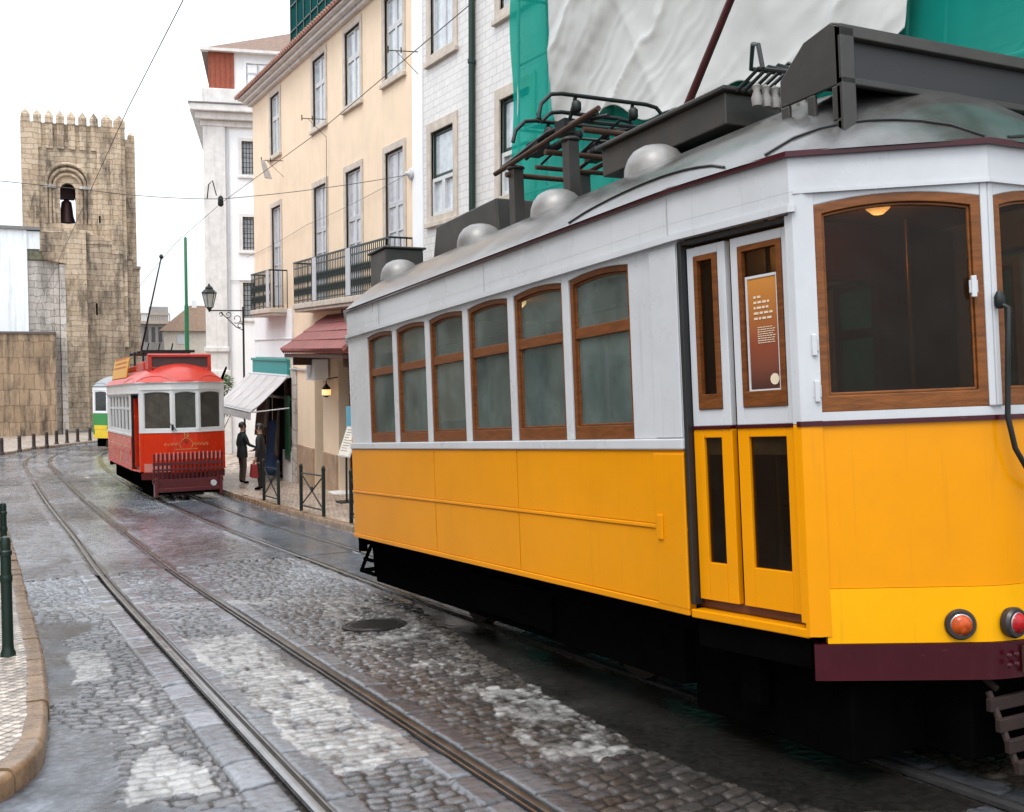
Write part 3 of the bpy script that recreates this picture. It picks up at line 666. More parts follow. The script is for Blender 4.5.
    def seam(sel, lift=.10, r=.007):
        idx = [q for q in range(n) if sel(dense[q])]
        cut = [k for k in range(len(idx)-1) if idx[k+1]-idx[k] > 1]
        if cut: idx = idx[cut[0]+1:]+idx[:cut[0]+1]
        pth = []
        for k, q in enumerate(idx):
            t = .985-lift*math.sin(math.pi*k/max(1, len(idx)-1))**.7; x, y = dense[q]; sy = min(max(y, y0), y1)
            pth.append((x*t, sy+(y-sy)*t, 3.04+.52*(1-t**2.3)+.006))
        sm_ = MB(); sm_.tube(pth, r, 6); sm_.build('roof_seam', P.get('seam', DARK), ro, smooth=True)
    for sg_ in (-1, 1):
        seam(lambda p: p[0]*sg_ > .8 and -3.35 < p[1] < -1.75); seam(lambda p: p[0]*sg_ > .22 and p[1] < -3.45, .13)
    seam(lambda p: abs(p[0]) < .22 and p[1] < -3.6, .02)
    m = MB()
    for sg_ in (-1, 1): m.tube([(sg_*.9, y, 3.04+.52*(1-(.9/1.2)**2.3)+.002) for y in (2.5,1.2,0,-1.2,-1.7)], .006, 5)
    m.build('roof_seam', P.get('seam', DARK), ro, smooth=True)
    # floor, ceiling, benches
    m = MB(); band_in = offset_plan(plan, -.07); m.prism([(x,y,.78) for x,y in band_in], (0,0,.06)); m.build('cabin_floor', P.get('floorm', DWOOD), root)
    m = MB(); m.prism([(x,y,2.98) for x,y in band_in], (0,0,.02)); m.build('ceiling', P.get('ceil', CEILM), root)
    m = MB()
    for sx in (-1, 1):
        for k in range(6):
            y = -2.3+k*.86
            m.box(sx*.55-.45, sx*.55+.45, y-.2, y+.2, 1.15, 1.22); m.box(sx*.55-.45, sx*.55+.45, y+.17, y+.23, 1.22, 1.75); m.box(sx*.55-.4, sx*.55+.4, y-.12, y+.1, .84, 1.15)
    m.build('bench_seats', DWOOD, root)
    for yy in (-2.75, 2.7):
        m = MB()
        for x0, x1 in ((-1.1,-.42),(.42,1.1)): m.box(x0, x1, yy-.03, yy+.03, .84, 2.95)
        m.box(-.42, .42, yy-.03, yy+.03, 2.6, 2.95); m.build('bulkhead', DWOOD, root)
    for yy in P.get('lamps', ()):
        m = MB(); m.lathe((0,yy,2.97), [(.07,0),(.065,-.03),(.03,-.06),(.005,-.065)], 14); m.build('ceiling_lamp', BULB, root, smooth=40)
        ld = bpy.data.lights.new('ceiling_light', 'POINT'); ld.energy = 4.5; ld.color = (1,.55,.2); ld.shadow_soft_size = .08; lo = bpy.data.objects.new('ceiling_light', ld); COL.objects.link(lo); lo.parent = root; lo.location = (0,yy,2.80)
    m = MB()
    for x, y in ((-.55,-2.9),(.55,-2.9),(-.5,2.9),(.5,2.9)): m.tube([(x,y,.84),(x,y,2.97)], .018, 8)
    m.tube([(-.45,-2.6,2.62),(-.45,2.6,2.62)], .014, 6); m.tube([(.45,-2.6,2.62),(.45,2.6,2.62)], .014, 6); m.build('grab_rails', BRASS, root, smooth=50)
    for yy, d in ((-3.75,1),(3.75,-1)):
        m = MB(); m.box(-.42,-.1,yy-.12,yy+.12,.84,1.72); m.lathe((-.26,yy,1.72), [(.15,0),(.15,.05),(.03,.06),(.03,.12),(.005,.125)], 14); m.build('controller', DARK, root, bevel=.01)
    # running gear
    m = MB(); m.box(-.96,.96,-2.5,2.75,.26,.62); m.box(-1.0,1.0,-2.75,2.75,.6,.745); m.box(-.88,.88,-3.72,-2.5,.12,.72); m.box(-.4,.4,-4.0,-3.72,.12,.6); m.box(-1.0,-.7,-1.0,.3,.32,.66); m.box(.7,1.0,-.2,1.2,.32,.66)  # underframe boxed in solid and enlarged so the underside stays dark
    for yy in (-1.32, 1.32): m.box(-.72,.72,yy-.14,yy+.14,.28,.5)
    for sx in (-1,1): m.box(sx*.72-.03,sx*.72+.03,-2.0,2.0,.3,.42); m.box(sx*.78-.06,sx*.78+.06,-3.05,-2.93,.3,.75)
    m.box(-.4,.4,-4.0,-2.7,.52,.72); m.box(-.6,.6,2.7,4.0,.52,.72)
    m.build('underframe', BLACK, root, bevel=.01)
    for yy in (-1.32, 1.32):
        for sx in (-1, 1):
            m = MB(); m.lathe((sx*.45,yy,.37), [(.02,-.06),(.30,-.055),(.33,-.05),(.365,-.045),(.365,.03),(.39,.035),(.39,.055),(.30,.05),(.1,.06),(.02,.06)], 28, 'x', 1, 1)
            m.build('wheel', RUSTD, root, smooth=35)
    for (yy, d) in ((-3.9,-1), (3.9,1)):
        m = MB()
        for k in range(4): m.box(-.40,.40, yy+d*(.20+.045*k)-.015, yy+d*(.20+.045*k)+.015, .375-.085*k, .435-.085*k)
        for x in (-.36,0,.36): m.tube([(x,yy+d*.17,.46),(x,yy+d*.32,.11)], .018, 6)
        for x in (-.3,.3): m.tube([(x,yy+d*.17,.46),(x,yy,.56)], .018, 6)
        m.build('lifeguard', DRUST if d < 0 else BLACK, root, bevel=.004)
    return root, F, rz
POSTER = mat('poster_print', (.42,.14,.03), .3); _t = POSTER.node_tree; _c = _t.nodes.new('ShaderNodeTexCoord'); _s = _t.nodes.new('ShaderNodeSeparateXYZ'); _r = _t.nodes.new('ShaderNodeValToRGB'); _m = _t.nodes.new('ShaderNodeMapRange')
_m.inputs[1].default_value = 1.91; _m.inputs[2].default_value = 2.5; _t.links.new(_c.outputs['Object'], _s.inputs[0]); _t.links.new(_s.outputs[2], _m.inputs[0]); _t.links.new(_m.outputs[0], _r.inputs[0]); _t.links.new(_r.outputs[0], _t.nodes['Principled BSDF'].inputs['Base Color'])
_e = _r.color_ramp.elements; _e[0].color = (.035,.015,.014,1); _e[1].color = (.50,.20,.035,1); _q = _e.new(.42); _q.color = (.22,.05,.022,1); _q = _e.new(.24); _q.color = (.16,.045,.025,1)
INKM = mat('poster_ink', (.75,.62,.45), .5)
CEILM = mat('varnished_ceiling', (.40,.22,.08), .4); BRASS = mat('worn_brass', (.35,.22,.07), .3, .8)
BULB = bpy.data.materials.new('warm_ceiling_bulb'); BULB.use_nodes = True; BULB.node_tree.nodes['Principled BSDF'].inputs['Emission Color'].default_value = (1,.6,.25,1); BULB.node_tree.nodes['Principled BSDF'].inputs['Emission Strength'].default_value = 2.5
DRUST = mat('dark_oily_iron', (.030,.014,.009), .7, .2, .3, 8, .3, 40)
RUSTD = mat('grimy_wheel_iron', (.03,.022,.018), .6, .4)
def trolley_pole(root, base, tip, col, r=.022):
    m = MB(); m.lathe(base, [(.16,-.12),(.16,-.04),(.10,.0),(.07,.10)], 16); m.build('pole_base', DARK, root, smooth=40)
    m = MB(); m.tube([base, tuple(Vector(base).lerp(Vector(tip), .5)), tip], [r*1.3, r, r*.8], 10)
    p = m.build('trolley_pole', col, root, smooth=True)
    m = MB(); m.lathe(tip, [(.03,-.05),(.045,0),(.03,.05)], 10, 'x'); m.build('trolley_wheel', DARK, p, smooth=40)

# --- the yellow tram
yl = Vector((4.55, 7.3, 0)); c_, s_ = math.cos(TH), math.sin(TH)
ty, F_, rz = tram('yellow_tram', (yl.x, yl.y*c_, -yl.y*s_), (-TH, 0, 0), 'big yellow and white vintage tram with wooden window frames filling the right side', 'vintage trams on the street',
    dict(low=Y_, low2=YB, up=W_, frame=WOOD2, endframe=WOOD, glass=GGLASS, endglass=DGLASS, roof=ROOFM, poster=True, lamps=(-3.2,-1.6,1.2), far=[(-.87,3.62),(-.78,3.76),(-.3,4.10)], efw=.044, ebot=.078))
def lamp(root, F, s, z, col, n=.012, r=.062):
    m = MB(F); m.lathe((s,n,z), [(r+.012,-.02),(r+.014,.012),(r+.006,.026),(r-.006,.026),(r-.008,.0)], 28, 'y'); m.build('lamp_ring', DARKMET, root, smooth=30)
    m = MB(F); m.lathe((s,n,z), [(r-.006,-.015),(r-.006,.014),(r*.8,.032),(r*.5,.045),(r*.2,.050),(.004,.051)], 28, 'y'); m.build('tail_lamp', col, root, smooth=60)
    m = MB(F); m.lathe((s,n,z), [(r-.004,.0),(r-.002,.022),(r-.012,.03),(r-.014,.02)], 28, 'y'); m.build('lamp_bezel', STEEL, root, smooth=40)
DARKMET = mat('dark_lamp_metal', (.05,.045,.045), .35, .5)
ORL = mat('amber_lens', (.60,.085,.008), .15, 0, .3, 40, spec=.35); RDL = mat('red_lens', (.50,.006,.008), .14, 0, .3, 40, spec=.35)
Fl = frame((-1.005,-3.715), (.675,-.455)); Fm = frame((-.33,-4.17), (1,0)); Fr = frame((.33,-4.17), (.675,.455))
lamp(ty, Fl, .60, .79, ORL, .004, .058); lamp(ty, Fm, .035, .79, RDL, .004, .058); lamp(ty, Fm, .58, .80, RDL); lamp(ty, Fr, .16, .80, ORL)
for v in (2.95, .95, -.45, -1.78):
    for sx in (-1, 1):
        m = MB(); u = .50*sx; z = rz(u, v); vs = []; fs = []; n = 20; prof = [(1.0,0),(.98,.07),(.88,.13),(.7,.18),(.45,.21),(.2,.222),(.01,.225)]
        m.lathe((u,v,z-.09), [(.215*a,b) for a, b in prof], n, 'z', 1, 1.0); m.build('roof_vent', VENT, ty, smooth=60)
m = MB(); m.box(-.55,-.1,3.25,3.75,3.3,3.80); m.box(-.58,-.07,3.22,3.78,3.80,3.825); m.build('equipment_box', DBOX, ty, bevel=.012)
m = MB(); m.hexa([(-.28,1.0,3.45),(.25,1.0,3.45),(.25,2.6,3.45),(-.28,2.6,3.45)],[(-.28,1.05,3.90),(.25,1.05,3.90),(.25,2.45,3.90),(-.28,2.45,3.90)]); m.build('equipment_box', DBOX, ty, bevel=.012)
for u in (-.34,.34):
    for v in (.52,-.42):
        m = MB(); m.box(u-.05,u+.05,v-.05,v+.05,3.4,4.02); m.lathe((u,v,4.02), [(.05,0),(.08,.01),(.08,.025),(.05,.04)], 12); m.build('insulator_post', DBOX, ty, bevel=.004)
m = MB()
for u in (-.40,.40): m.tube([(u,.80,4.05),(u,-.95,4.13)], .022, 8)
for v in (.55,-.15,-.75): m.tube([(-.42,v,4.0-.03*v),(.42,v,4.0-.03*v)], .024, 8)
m.tube([(-.40,.05,3.93),(.4,.05,3.93)], .02, 8); m.build('pantograph_base', RUST, ty, smooth=50)
pg = MB()
def bow(v, zt, w, dr): pg.tube([(-w-.16,v,zt-dr),(-w-.13,v,zt-.10),(-w-.04,v,zt-.015),(-w+.06,v,zt),(w-.06,v,zt),(w+.04,v,zt-.015),(w+.13,v,zt-.10),(w+.16,v,zt-dr)], .017, 8)
bow(-.42,4.40,.46,.22); bow(.02,4.31,.46,.20); bow(-.20,4.33,.34,.03)
for u in (-.36,.36):
    pg.tube([(u,.75,4.09),(u*.9,-.05,4.20),(u*.8,-.75,4.16)], .02, 8); pg.tube([(u*.7,-.85,4.12),(u*.7,-.1,4.24),(u*.6,.55,4.14)], .017, 8)
    for v, z in ((-.42,4.40),(.02,4.31)): pg.tube([(u*.75,v,z),(u*.8,v+.12,4.17)], .016, 6); pg.lathe((u*.75,v,z-.09), [(.02,-.05),(.04,-.03),(.04,.03),(.02,.05)], 8)
    pg.box(u*.8-.05,u*.8+.05,-.34,-.18,4.12,4.24); pg.box(u*.8-.06,u*.8+.06,.1,.3,4.08,4.19)
for k in range(9):
    for u in (-.2,.2): pg.lathe((u,.15-.06*k,4.12), [(.02,-.012),(.038,0),(.02,.012)], 8, 'y')
for v in (.3,-.6): pg.tube([(-.34,v,4.14),(.34,v,4.14)], .015, 6)
for u in (-.15,.1): pg.tube([(u,.4,4.06),(u+.05,.0,4.19),(u+.15,-.3,4.10),(u+.12,-.7,4.16)], .012, 6)
pg.build('pantograph', IRON, ty, smooth=50)
m = MB(); m.box(-.42,.42,-2.42,-1.0,3.60,3.80); m.box(-.46,.46,-2.46,-.96,3.80,3.83); m.build('trolley_board', DBOX, ty, bevel=.008)
trolley_pole(ty, (.0,-1.40,3.93), (.0,-3.55,6.25), MAR2:=mat('dark_red_pole', (.075,.012,.012), .4, .2), .024)
m = MB(); m.tube([(-.4,-2.75,3.84),(-.4,-2.72,3.99),(-.38,-2.65,4.02),(-.1,-2.3,4.02),(.3,-2.3,4.02),(.35,-2.3,3.83)], .014, 8); m.build('guard_rail', DARK, ty, smooth=True)
m = MB(); rr = random.Random(4)
for k in range(5): m.tube([(-.35+.05*k,-2.45,3.80),(-.3+.08*k,-2.6,3.90+.02*k),(-.25+.1*k,-2.8,3.82),(-.2+.1*k,-2.95,3.7)], .013, 6)
m.build('roof_cable', IRON, ty, smooth=True)
MI_ = mat('glazed_insulator', (.26,.24,.22), .25)
for k in range(7):
    m = MB(); m.lathe((-.34+.07*k,-2.62,3.66), [(.03,0),(.035,.05),(.02,.09),(.03,.12),(.005,.14)], 10); m.build('insulator', MI_, ty, smooth=40)
def sign_box(root, cf, cp, holes=True, v0=-3.38, wd=.66, z0=3.60, z1=4.02, dp=.50):
    m = MB(); sw = .09
    for sx in (-1, 1):
        x0, x1 = (sx*wd, sx*(wd-.02)); a, b = min(x0,x1), max(x0,x1)
        m.prism([(a,v0,z0),(a,v0,z1),(a,v0+.05,z1+.03),(a,v0+.24,z1),(a,v0+dp,z0+.14),(a,v0+dp,z0)], (b-a,0,0))
        for q0, q1 in ((v0,v0+.06),(v0+dp*.42,v0+dp*.55),(v0+dp-.06,v0+dp)): m.box(a,b,q0,q1,z0-.17,z0-.001)
        m.box(a,b,v0,v0+dp,z0-.45,z0-.171)
        m.box(min(sx*wd,sx*(wd-sw)),max(sx*wd,sx*(wd-sw)),v0-.012,v0+.03,z0-.30,z1+.0)
    m.box(-wd,wd,v0-.012,v0+.03,z1-.05,z1+.012); m.box(-wd,wd,v0-.012,v0+.03,z0,z0+.035)
    m.hexa([(-wd,v0,z1),(wd,v0,z1),(wd,v0+.05,z1+.02),(-wd,v0+.05,z1+.02)],[(-wd,v0,z1+.015),(wd,v0,z1+.015),(wd,v0+.05,z1+.035),(-wd,v0+.05,z1+.035)])
    m.hexa([(-wd,v0+.05,z1+.02),(wd,v0+.05,z1+.02),(wd,v0+.24,z1-.015),(-wd,v0+.24,z1-.015)],[(-wd,v0+.05,z1+.035),(wd,v0+.05,z1+.035),(wd,v0+.24,z1),(-wd,v0+.24,z1)])
    m.hexa([(-wd,v0+.24,z1-.015),(wd,v0+.24,z1-.015),(wd,v0+dp,z0+.125),(-wd,v0+dp,z0+.125)],[(-wd,v0+.24,z1),(wd,v0+.24,z1),(wd,v0+dp,z0+.14),(-wd,v0+dp,z0+.14)])
    o = m.build('sign_box', cf, root, bevel=.006)
    m = MB(); m.box(-wd+sw,wd-sw,v0+.03,v0+.045,z0+.03,z1-.05); m.build('sign_panel', cp, o)
sign_box(ty, DBOX, mat('blank_dark_sign', (.022,.020,.022), .5, 0, .2, 3), v0=-3.77, wd=.82, z0=3.38, z1=3.66, dp=.42)
m = MB(); m.tube([(-.32,-4.19,2.28),(-.315,-4.24,2.25),(-.31,-4.22,2.0),(-.315,-4.21,1.75),(-.30,-4.23,1.60),(-.22,-4.25,1.46),(-.05,-4.26,1.40),(.15,-4.24,1.44),(.28,-4.21,1.6)], .013, 10)
m.lathe((-.32,-4.2,2.29), [(.014,-.04),(.024,-.025),(.024,.015),(.012,.04)], 12); m.build('jumper_cable', IRON, ty, smooth=50)
for s, z in ((.73,2.36),(.0,1.90),(-.005,2.12)):
    m = MB(Fl); m.box(s-.012, s+.012, .004, .024, z-.05, z+.05); m.box(s-.02, s+.02, .004, .014, z-.03, z+.03); m.build('hinge', W_, ty, bevel=.003)
for s, z in ((-.02,.645),(.03,.645),(-.02,.60),(.03,.60)):
    m = MB(Fm); m.lathe((s,.012,z), [(.014,0),(.012,.008),(.004,.011)], 10, 'y'); m.build('bolt', MAR, ty, smooth=40)
m = MB(Fm); m.box(.07,.30,.008,.03,.55,.68); m.build('coupling_plate', RUST, ty, bevel=.006)
m = MB(); m.box(-1.0,-.93,-3.20,-3.05,.30,.72); m.build('step', BLACK, ty, bevel=.006)
m = MB(); m.lathe((-.72,-3.55,.48), [(.02,-.05),(.09,-.05),(.10,.0),(.09,.05),(.02,.05)], 18, 'x'); m.build('brake_drum', RUSTD, ty, smooth=35)
m = MB()
for a, b in (((-.85,3.05,.28),(-.85,3.55,.28)), ((-.85,3.05,.28),(-.85,3.10,.66)), ((-.85,3.55,.28),(-.85,3.10,.66)), ((-.85,3.16,.42),(-.85,3.42,.42))): m.tube([a, b], .022, 6)
for u in (-.4,.1,.6): m.tube([(u,3.55,.28),(u,3.10,.66)], .02, 6)
m.tube([(-.85,3.55,.28),(.85,3.55,.28)], .025, 6); m.build('track_brush', BLACK, ty)
# little tree of rivets along the letterboard joints
m = MB()
for y in (-2.82,-.5,1.8):
    m.box(-1.187,-1.18,y-.004,y+.004,ZT+.03,3.0)
m.build('panel_joint', mat('joint_shadow_paint', (.42,.42,.43), .5), ty)

# --- red tram
RED = mat('red_paint', (.66,.036,.008), .24, 0, .08, 3, .05, 9, coat=.1, dirt=.06, spec=.3, chips=.4); REDR = mat('red_roof_paint', (.56,.04,.022), .32, 0, .15, 4, .08, 14, dirt=.12)
DRED = mat('fender_maroon', (.105,.010,.012), .4, 0, .15, 6); GOLD = mat('gold_lettering', (.62,.36,.12), .4, .2)
PINK = mat('faded_red_paint', (.58,.20,.17), .45, 0, .1, 5)
yr = 31.72; sr = (hf(34)-hf(29.5))/4.5
def glassR(n, c): return glass(n, c, .05, .35, .1, .7)
tr_, _, _ = tram('red_tram', (4.74, yr, hf(yr)+.02), (math.atan(sr), 0, 0), 'red and white vintage tram coming up the street with a slatted guard on its nose', 'vintage trams on the street',
    dict(low=RED, low2=RED, up=W2_, frame=WHITEWD, endframe=W2_, glass=glassR('tram_window', (.10,.11,.11)), endglass=glassR('tram_windscreen', (.13,.115,.10)), roof=REDR, bumper=DRED, gutter=W2_, rail=W2_, opendoor=(0,), seam=REDR, efw=.03, ebot=.04))
sign_box(tr_, REDR, mat('brown_sign_panel', (.075,.035,.035), .5), v0=-3.5, wd=.80, z0=3.40, z1=3.76)
m = MB()
for k in range(17): u = -.84+k*1.68/16; m.hexa([(u-.022,-4.34,.50),(u+.022,-4.34,.50),(u+.022,-4.30,.50),(u-.022,-4.30,.50)],[(u-.022,-4.44,1.22),(u+.022,-4.44,1.22),(u+.022,-4.40,1.22),(u-.022,-4.40,1.22)])
m.box(-.88,.88,-4.36,-4.29,.46,.56); m.box(-.88,.88,-4.405,-4.365,.78,.83); m.box(-.88,.88,-4.43,-4.39,.92,1.0)
for u in (-.6,.6): m.box(u-.02,u+.02,-4.34,-4.1,.52,.56)
gm_ = m.build('slatted_guard', DRED, tr_, bevel=.004)
m = MB()
for k in range(16): u = -.84+(k+.5)*1.68/16; m.box(u-.014,u+.014,-4.455,-4.425,1.06,1.25)
m.build('guard_tip', PINK, gm_)
m = MB(); m.box(-.78,.78,-4.36,-4.16,.33,.48); m.box(-.8,.8,-4.44,-4.34,.24,.34)
for u in (-.8,.8): m.box(u-.04,u+.04,-4.46,-4.2,.12,.6)
m.build('bumper_beam', DRED, tr_, bevel=.01)
m = MB(Fl); m.box(.03,.75,.013,.020,.73,.95); m.build('faded_panel', PINK, tr_)
m = MB(Fm)
m.box(.06,.60,.001,.006,1.30,1.312)
for sx in (-1,1):
    for q in range(4): m.tube([(.33+sx*(.20+.09*q),.008,1.42),(.33+sx*(.23+.09*q),.008,1.46+.012*(q%2)),(.33+sx*(.28+.09*q),.008,1.43),(.33+sx*(.24+.09*q),.008,1.40)], .007, 5)
    m.tube([(.33+sx*.13,.008,1.33),(.33+sx*.17,.008,1.44),(.33+sx*.10,.008,1.55),(.33,.008,1.60)], .008, 5)
m.build('gold_ornament', GOLD, tr_)
def text(body, name, M, size, material, parent=None, ext=.002):
    c = bpy.data.curves.new(name, 'FONT'); c.body = body; c.size = size; c.extrude = ext; c.align_x = 'CENTER'; c.align_y = 'CENTER'
    o = bpy.data.objects.new(name, c); me = bpy.data.meshes.new_from_object(o); bpy.data.objects.remove(o)
    o = bpy.data.objects.new(name, me); me.materials.append(material); COL.objects.link(o); o.parent = parent; o.matrix_local = M; return o
def tf(F, s, z, n=.01): return F @ Matrix.Translation((s, n, z)) @ Matrix.Rotation(math.pi/2, 4, 'X')
text('N', 'lettering', tf(Fm, .33, 1.66), .17, GOLD, tr_)
text('N', 'lettering', tf(Fm, .33, 1.66-.17, .012), .13, DRED, tr_)
Fsd = frame((-1.17,2.75), (0,-1)); m = MB(Fsd); m.ring([(3.2+.13*math.cos(a*.5236),1.0+.13*math.sin(a*.5236)) for a in range(12)], [(3.2+.10*math.cos(a*.5236),1.0+.10*math.sin(a*.5236)) for a in range(12)], .008, .012); m.lathe((3.2,.008,1.0), [(.07,0),(.07,.004)], 8, 'y'); m.box(.3,5.1,.007,.011,1.33,1.345); m.build('side_emblem', GOLD, tr_)
m = MB(); m.hexa([(-1.04,-.8,3.22),(-1.0,-.8,3.22),(-1.0,2.6,3.22),(-1.04,2.6,3.22)],[(-.94,-.8,3.80),(-.90,-.8,3.80),(-.90,2.6,3.80),(-.94,2.6,3.80)]); yb = m.build('advert_board', mat('ochre_yellow_board', (.72,.36,.03), .5), tr_, bevel=.02)
m = MB(); rr = random.Random(8)
for q in range(3):
    y = -.5
    while y < 2.2:
        d = rr.uniform(.12,.3); a = .30+.13*q; m.box(-1.046+a*.17,-1.035+a*.17,y,y+d,3.22+a,3.22+a+.05); y += d+.08
m.build('board_lettering', mat('faded_orange_letters', (.62,.20,.04), .5), yb)
m = MB(); m.box(-.75,.75,-.6,2.3,3.4,3.56); m.box(-.8,-.5,-2.6,-1.2,3.3,3.62); m.build('roof_deck', REDR, tr_, bevel=.02)
m = MB()
for u in (-.62,.62): m.tube([(u,-1.6,3.92),(u,.8,3.92)], .03, 6); m.tube([(u,-1.3,3.4),(u,-1.3,3.92)], .03, 6); m.tube([(u,.5,3.4),(u,.5,3.92)], .03, 6)
for v in (-1.6,-.8,0,.8): m.box(-.72,.72,v-.06,v+.06,3.90,3.97)
for u in (-.5,-.2,.15): m.tube([(u,-1.2,3.95),(u+.05,-1.2,4.18)], .02, 6)
m.build('pantograph', IRON, tr_)
m = MB(); m.tube([(-.55,-.2,3.9),(-.34,-3.05,6.35)], [.03,.018], 8); m.build('trolley_pole', IRON, tr_, smooth=True)
m = MB(); m.lathe((-.34,-3.07,6.38), [(.03,-.06),(.06,0),(.03,.06)], 10); m.build('trolley_wheel', IRON, tr_)
m = MB(); m.hexa([(1.12,-3.2,3.1),(1.16,-3.2,3.1),(1.16,-3.0,3.1),(1.12,-3.0,3.1)],[(1.22,-3.3,3.45),(1.26,-3.3,3.45),(1.30,-3.1,3.40),(1.26,-3.1,3.40)]); m.build('wing_mirror', BLACK, tr_)
m = MB(Fl); m.box(.80,.84,.0,.05,1.80,1.95); m.tube([(.74,.03,2.0),(.95,.06,1.78)], .01, 5); m.build('wiper', IRON, tr_)
m = MB(); m.lathe((.62,-4.40,.42), [(.02,-.03),(.075,-.03),(.08,0),(.05,.02),(.01,.03)], 14, 'y'); m.build('headlamp', W_, tr_, smooth=40)

# --- green and yellow tram behind
GRN = mat('green_paint', (.03,.22,.045), .35, 0, .08, 3, coat=.3); YG = mat('lemon_yellow_paint', (.72,.50,.02), .35, 0, .08, 3, coat=.3)
tg, _, _ = tram('green_tram', (6.95, 57.3, hf(57.6)+.05), (-.035, 0, R(-16)), 'green, yellow and white tram half hidden behind the red tram', 'vintage trams on the street',
    dict(low=GRN, low2=YG, up=W2_, frame=WHITEWD, endframe=W2_, glass=glassR('far_tram_window', (.06,.06,.06)), roof=mat('grey_tram_roof', (.25,.26,.27), .5), bumper=YG, gutter=DARK, rail=W_, sill=YG, efw=.03, ebot=.04))
m = MB()
for F, L in ((Fl,.78),(Fm,.66),(Fr,.78)):
    m.M = F; m.box(.0,L,.0,.016,.97,1.16)
m.build('yellow_stripe', YG, tg)
m = MB()
for u in (-.5,.5): m.tube([(u,-1.5,3.9),(u,1,3.9)], .03, 6); m.tube([(u,-.5,3.4),(u,-.5,3.9)], .03, 6)
m.build('pantograph', IRON, tg)
# ------------------------------------------------------------------ buildings on the right
def wall_holes(mb, s0, s1, z0, z1, holes, th=.3):
    ss = sorted({s0, s1}|{q for o in holes for q in o[:2]}); zs = sorted({z0, z1}|{q for o in holes for q in o[2:4]})
    for a, b in zip(ss[:-1], ss[1:]):
        run = None
        for c, d in list(zip(zs[:-1], zs[1:]))+[(None, None)]:
            solid = c is not None and not any(o[0] < (a+b)/2 < o[1] and o[2] < (c+d)/2 < o[3] for o in holes)
            if solid: run = (run[0] if run else c, d)
            elif run: mb.box(a, b, -th, 0, run[0], run[1]); run = None
def house_window(root, F, s0, s1, z0, z1, kind, trim=LIME, tw=.17, rec=.05, sill=True):
    m = MB(F); m.ring([(s0-tw,z0-(tw if sill else 0)),(s1+tw,z0-(tw if sill else 0)),(s1+tw,z1+tw),(s0-tw,z1+tw)], [(s0,z0),(s1,z0),(s1,z1),(s0,z1)], -.05, .03)
    if sill: m.box(s0-tw-.03, s1+tw+.03, -.02, .08, z0-tw-.02, z0-tw+.07)
    sur = m.build('window', trim, root, bevel=.008)
    m = MB(F); n0, n1 = -rec-.05, -rec
    fm = {'sash': WHITEWD, 'shutter': GREYWD, 'green': WHITEWD}[kind]
    fw = .06
    def ringb(a, b, c, d, w_): m.ring([(a,c),(b,c),(b,d),(a,d)], [(a+w_,c+w_),(b-w_,c+w_),(b-w_,d-w_),(a+w_,d-w_)], n0, n1)
    mid = (s0+s1)/2; tz = z0+(z1-z0)*(.62 if kind != 'green' else .45)
    if kind == 'green':
        ringb(s0, s1, tz, z1, .07); f = m.build('upper_sash', GIRON, sur, bevel=.006); m = MB(F); n1 = -rec+.03
        ringb(s0, mid, z0, tz, .075); ringb(mid, s1, z0, tz, .075)
    else:
        ringb(s0, mid, z0, tz, fw); ringb(mid, s1, z0, tz, fw); ringb(s0, mid, tz, z1, fw); ringb(mid, s1, tz, z1, fw)
        for q in ((z0+(tz-z0)*.35, z0+(tz-z0)*.68) if kind == 'shutter' else ()): m.box(s0+.03, s1-.03, n0+.01, n1-.005, q-.018, q+.018)
        if kind == 'shutter':
            for a, b in ((s0,mid),(mid,s1)):
                m.box(a+.05, b-.05, n0+.012, n0+.024, z0+.05, z0+(tz-z0)*.33)
    m.build('window_frame', fm, sur, bevel=.005)
    m = MB(F); m.box(s0+.02, s1-.02, n0+.015, n0+.022, z0+.02, z1-.02); m.build('pane', BGLASS if kind != 'shutter' else SHGL, sur)
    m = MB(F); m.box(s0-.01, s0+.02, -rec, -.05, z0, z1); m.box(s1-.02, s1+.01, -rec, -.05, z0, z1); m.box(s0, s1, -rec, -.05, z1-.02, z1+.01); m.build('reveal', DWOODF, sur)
    return sur
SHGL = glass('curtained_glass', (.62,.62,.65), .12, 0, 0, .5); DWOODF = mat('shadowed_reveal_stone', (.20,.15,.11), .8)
XF = 8.15
yb_ = thing('apricot_house', (XF, 28, hf(28)), 'apricot plastered house with iron balconies and a red roof edge', 'house')
def local(F, root): return Matrix.Translation(-root.location) @ F
FY = local(frame((XF, 35.5, 0), (0, -1)), yb_)
W4 = [(3.5,4.55),(8.0,9.1),(10.72,11.85),(13.5,14.6)]
holes = [(a, b, 7.72, 9.46) for a, b in W4]+[(a, b, 3.12, 6.12) for a, b in W4]
gh = [(1.3,5.55,-2.5,.98),(7.85,8.62,-2.6,1.75),(9.95,12.3,-2.6,1.55)]
m = MB(FY); wall_holes(m, 1.15, 15.14, -3.2, 9.70, holes+gh); m.build('wall', YPLAST, yb_)
m = MB(FY)
m.box(1.15,1.28,-12,-.3,-3.2,9.70); m.box(14.8,15.14,-12,-.3,-3.2,9.70); m.box(1.25,14.8,-12,-11.7,-3.2,9.70); m.build('rear_wall', YPLAST, yb_)
m = MB(FY); m.box(.95,15.15,-.28,.12,9.70,9.80); m.box(.76,15.15,-.28,.26,9.80,9.90); m.box(.72,15.15,-.28,.38,9.90,9.96); m.build('cornice', LIMEW, yb_, bevel=.02)
m = MB(FY); m.hexa([(.6,.44,9.96),(15.15,.44,9.96),(15.15,-6,12.3),(.6,-6,12.3)],[(.6,.44,10.01),(15.15,.44,10.01),(15.15,-6,12.4),(.6,-6,12.4)])
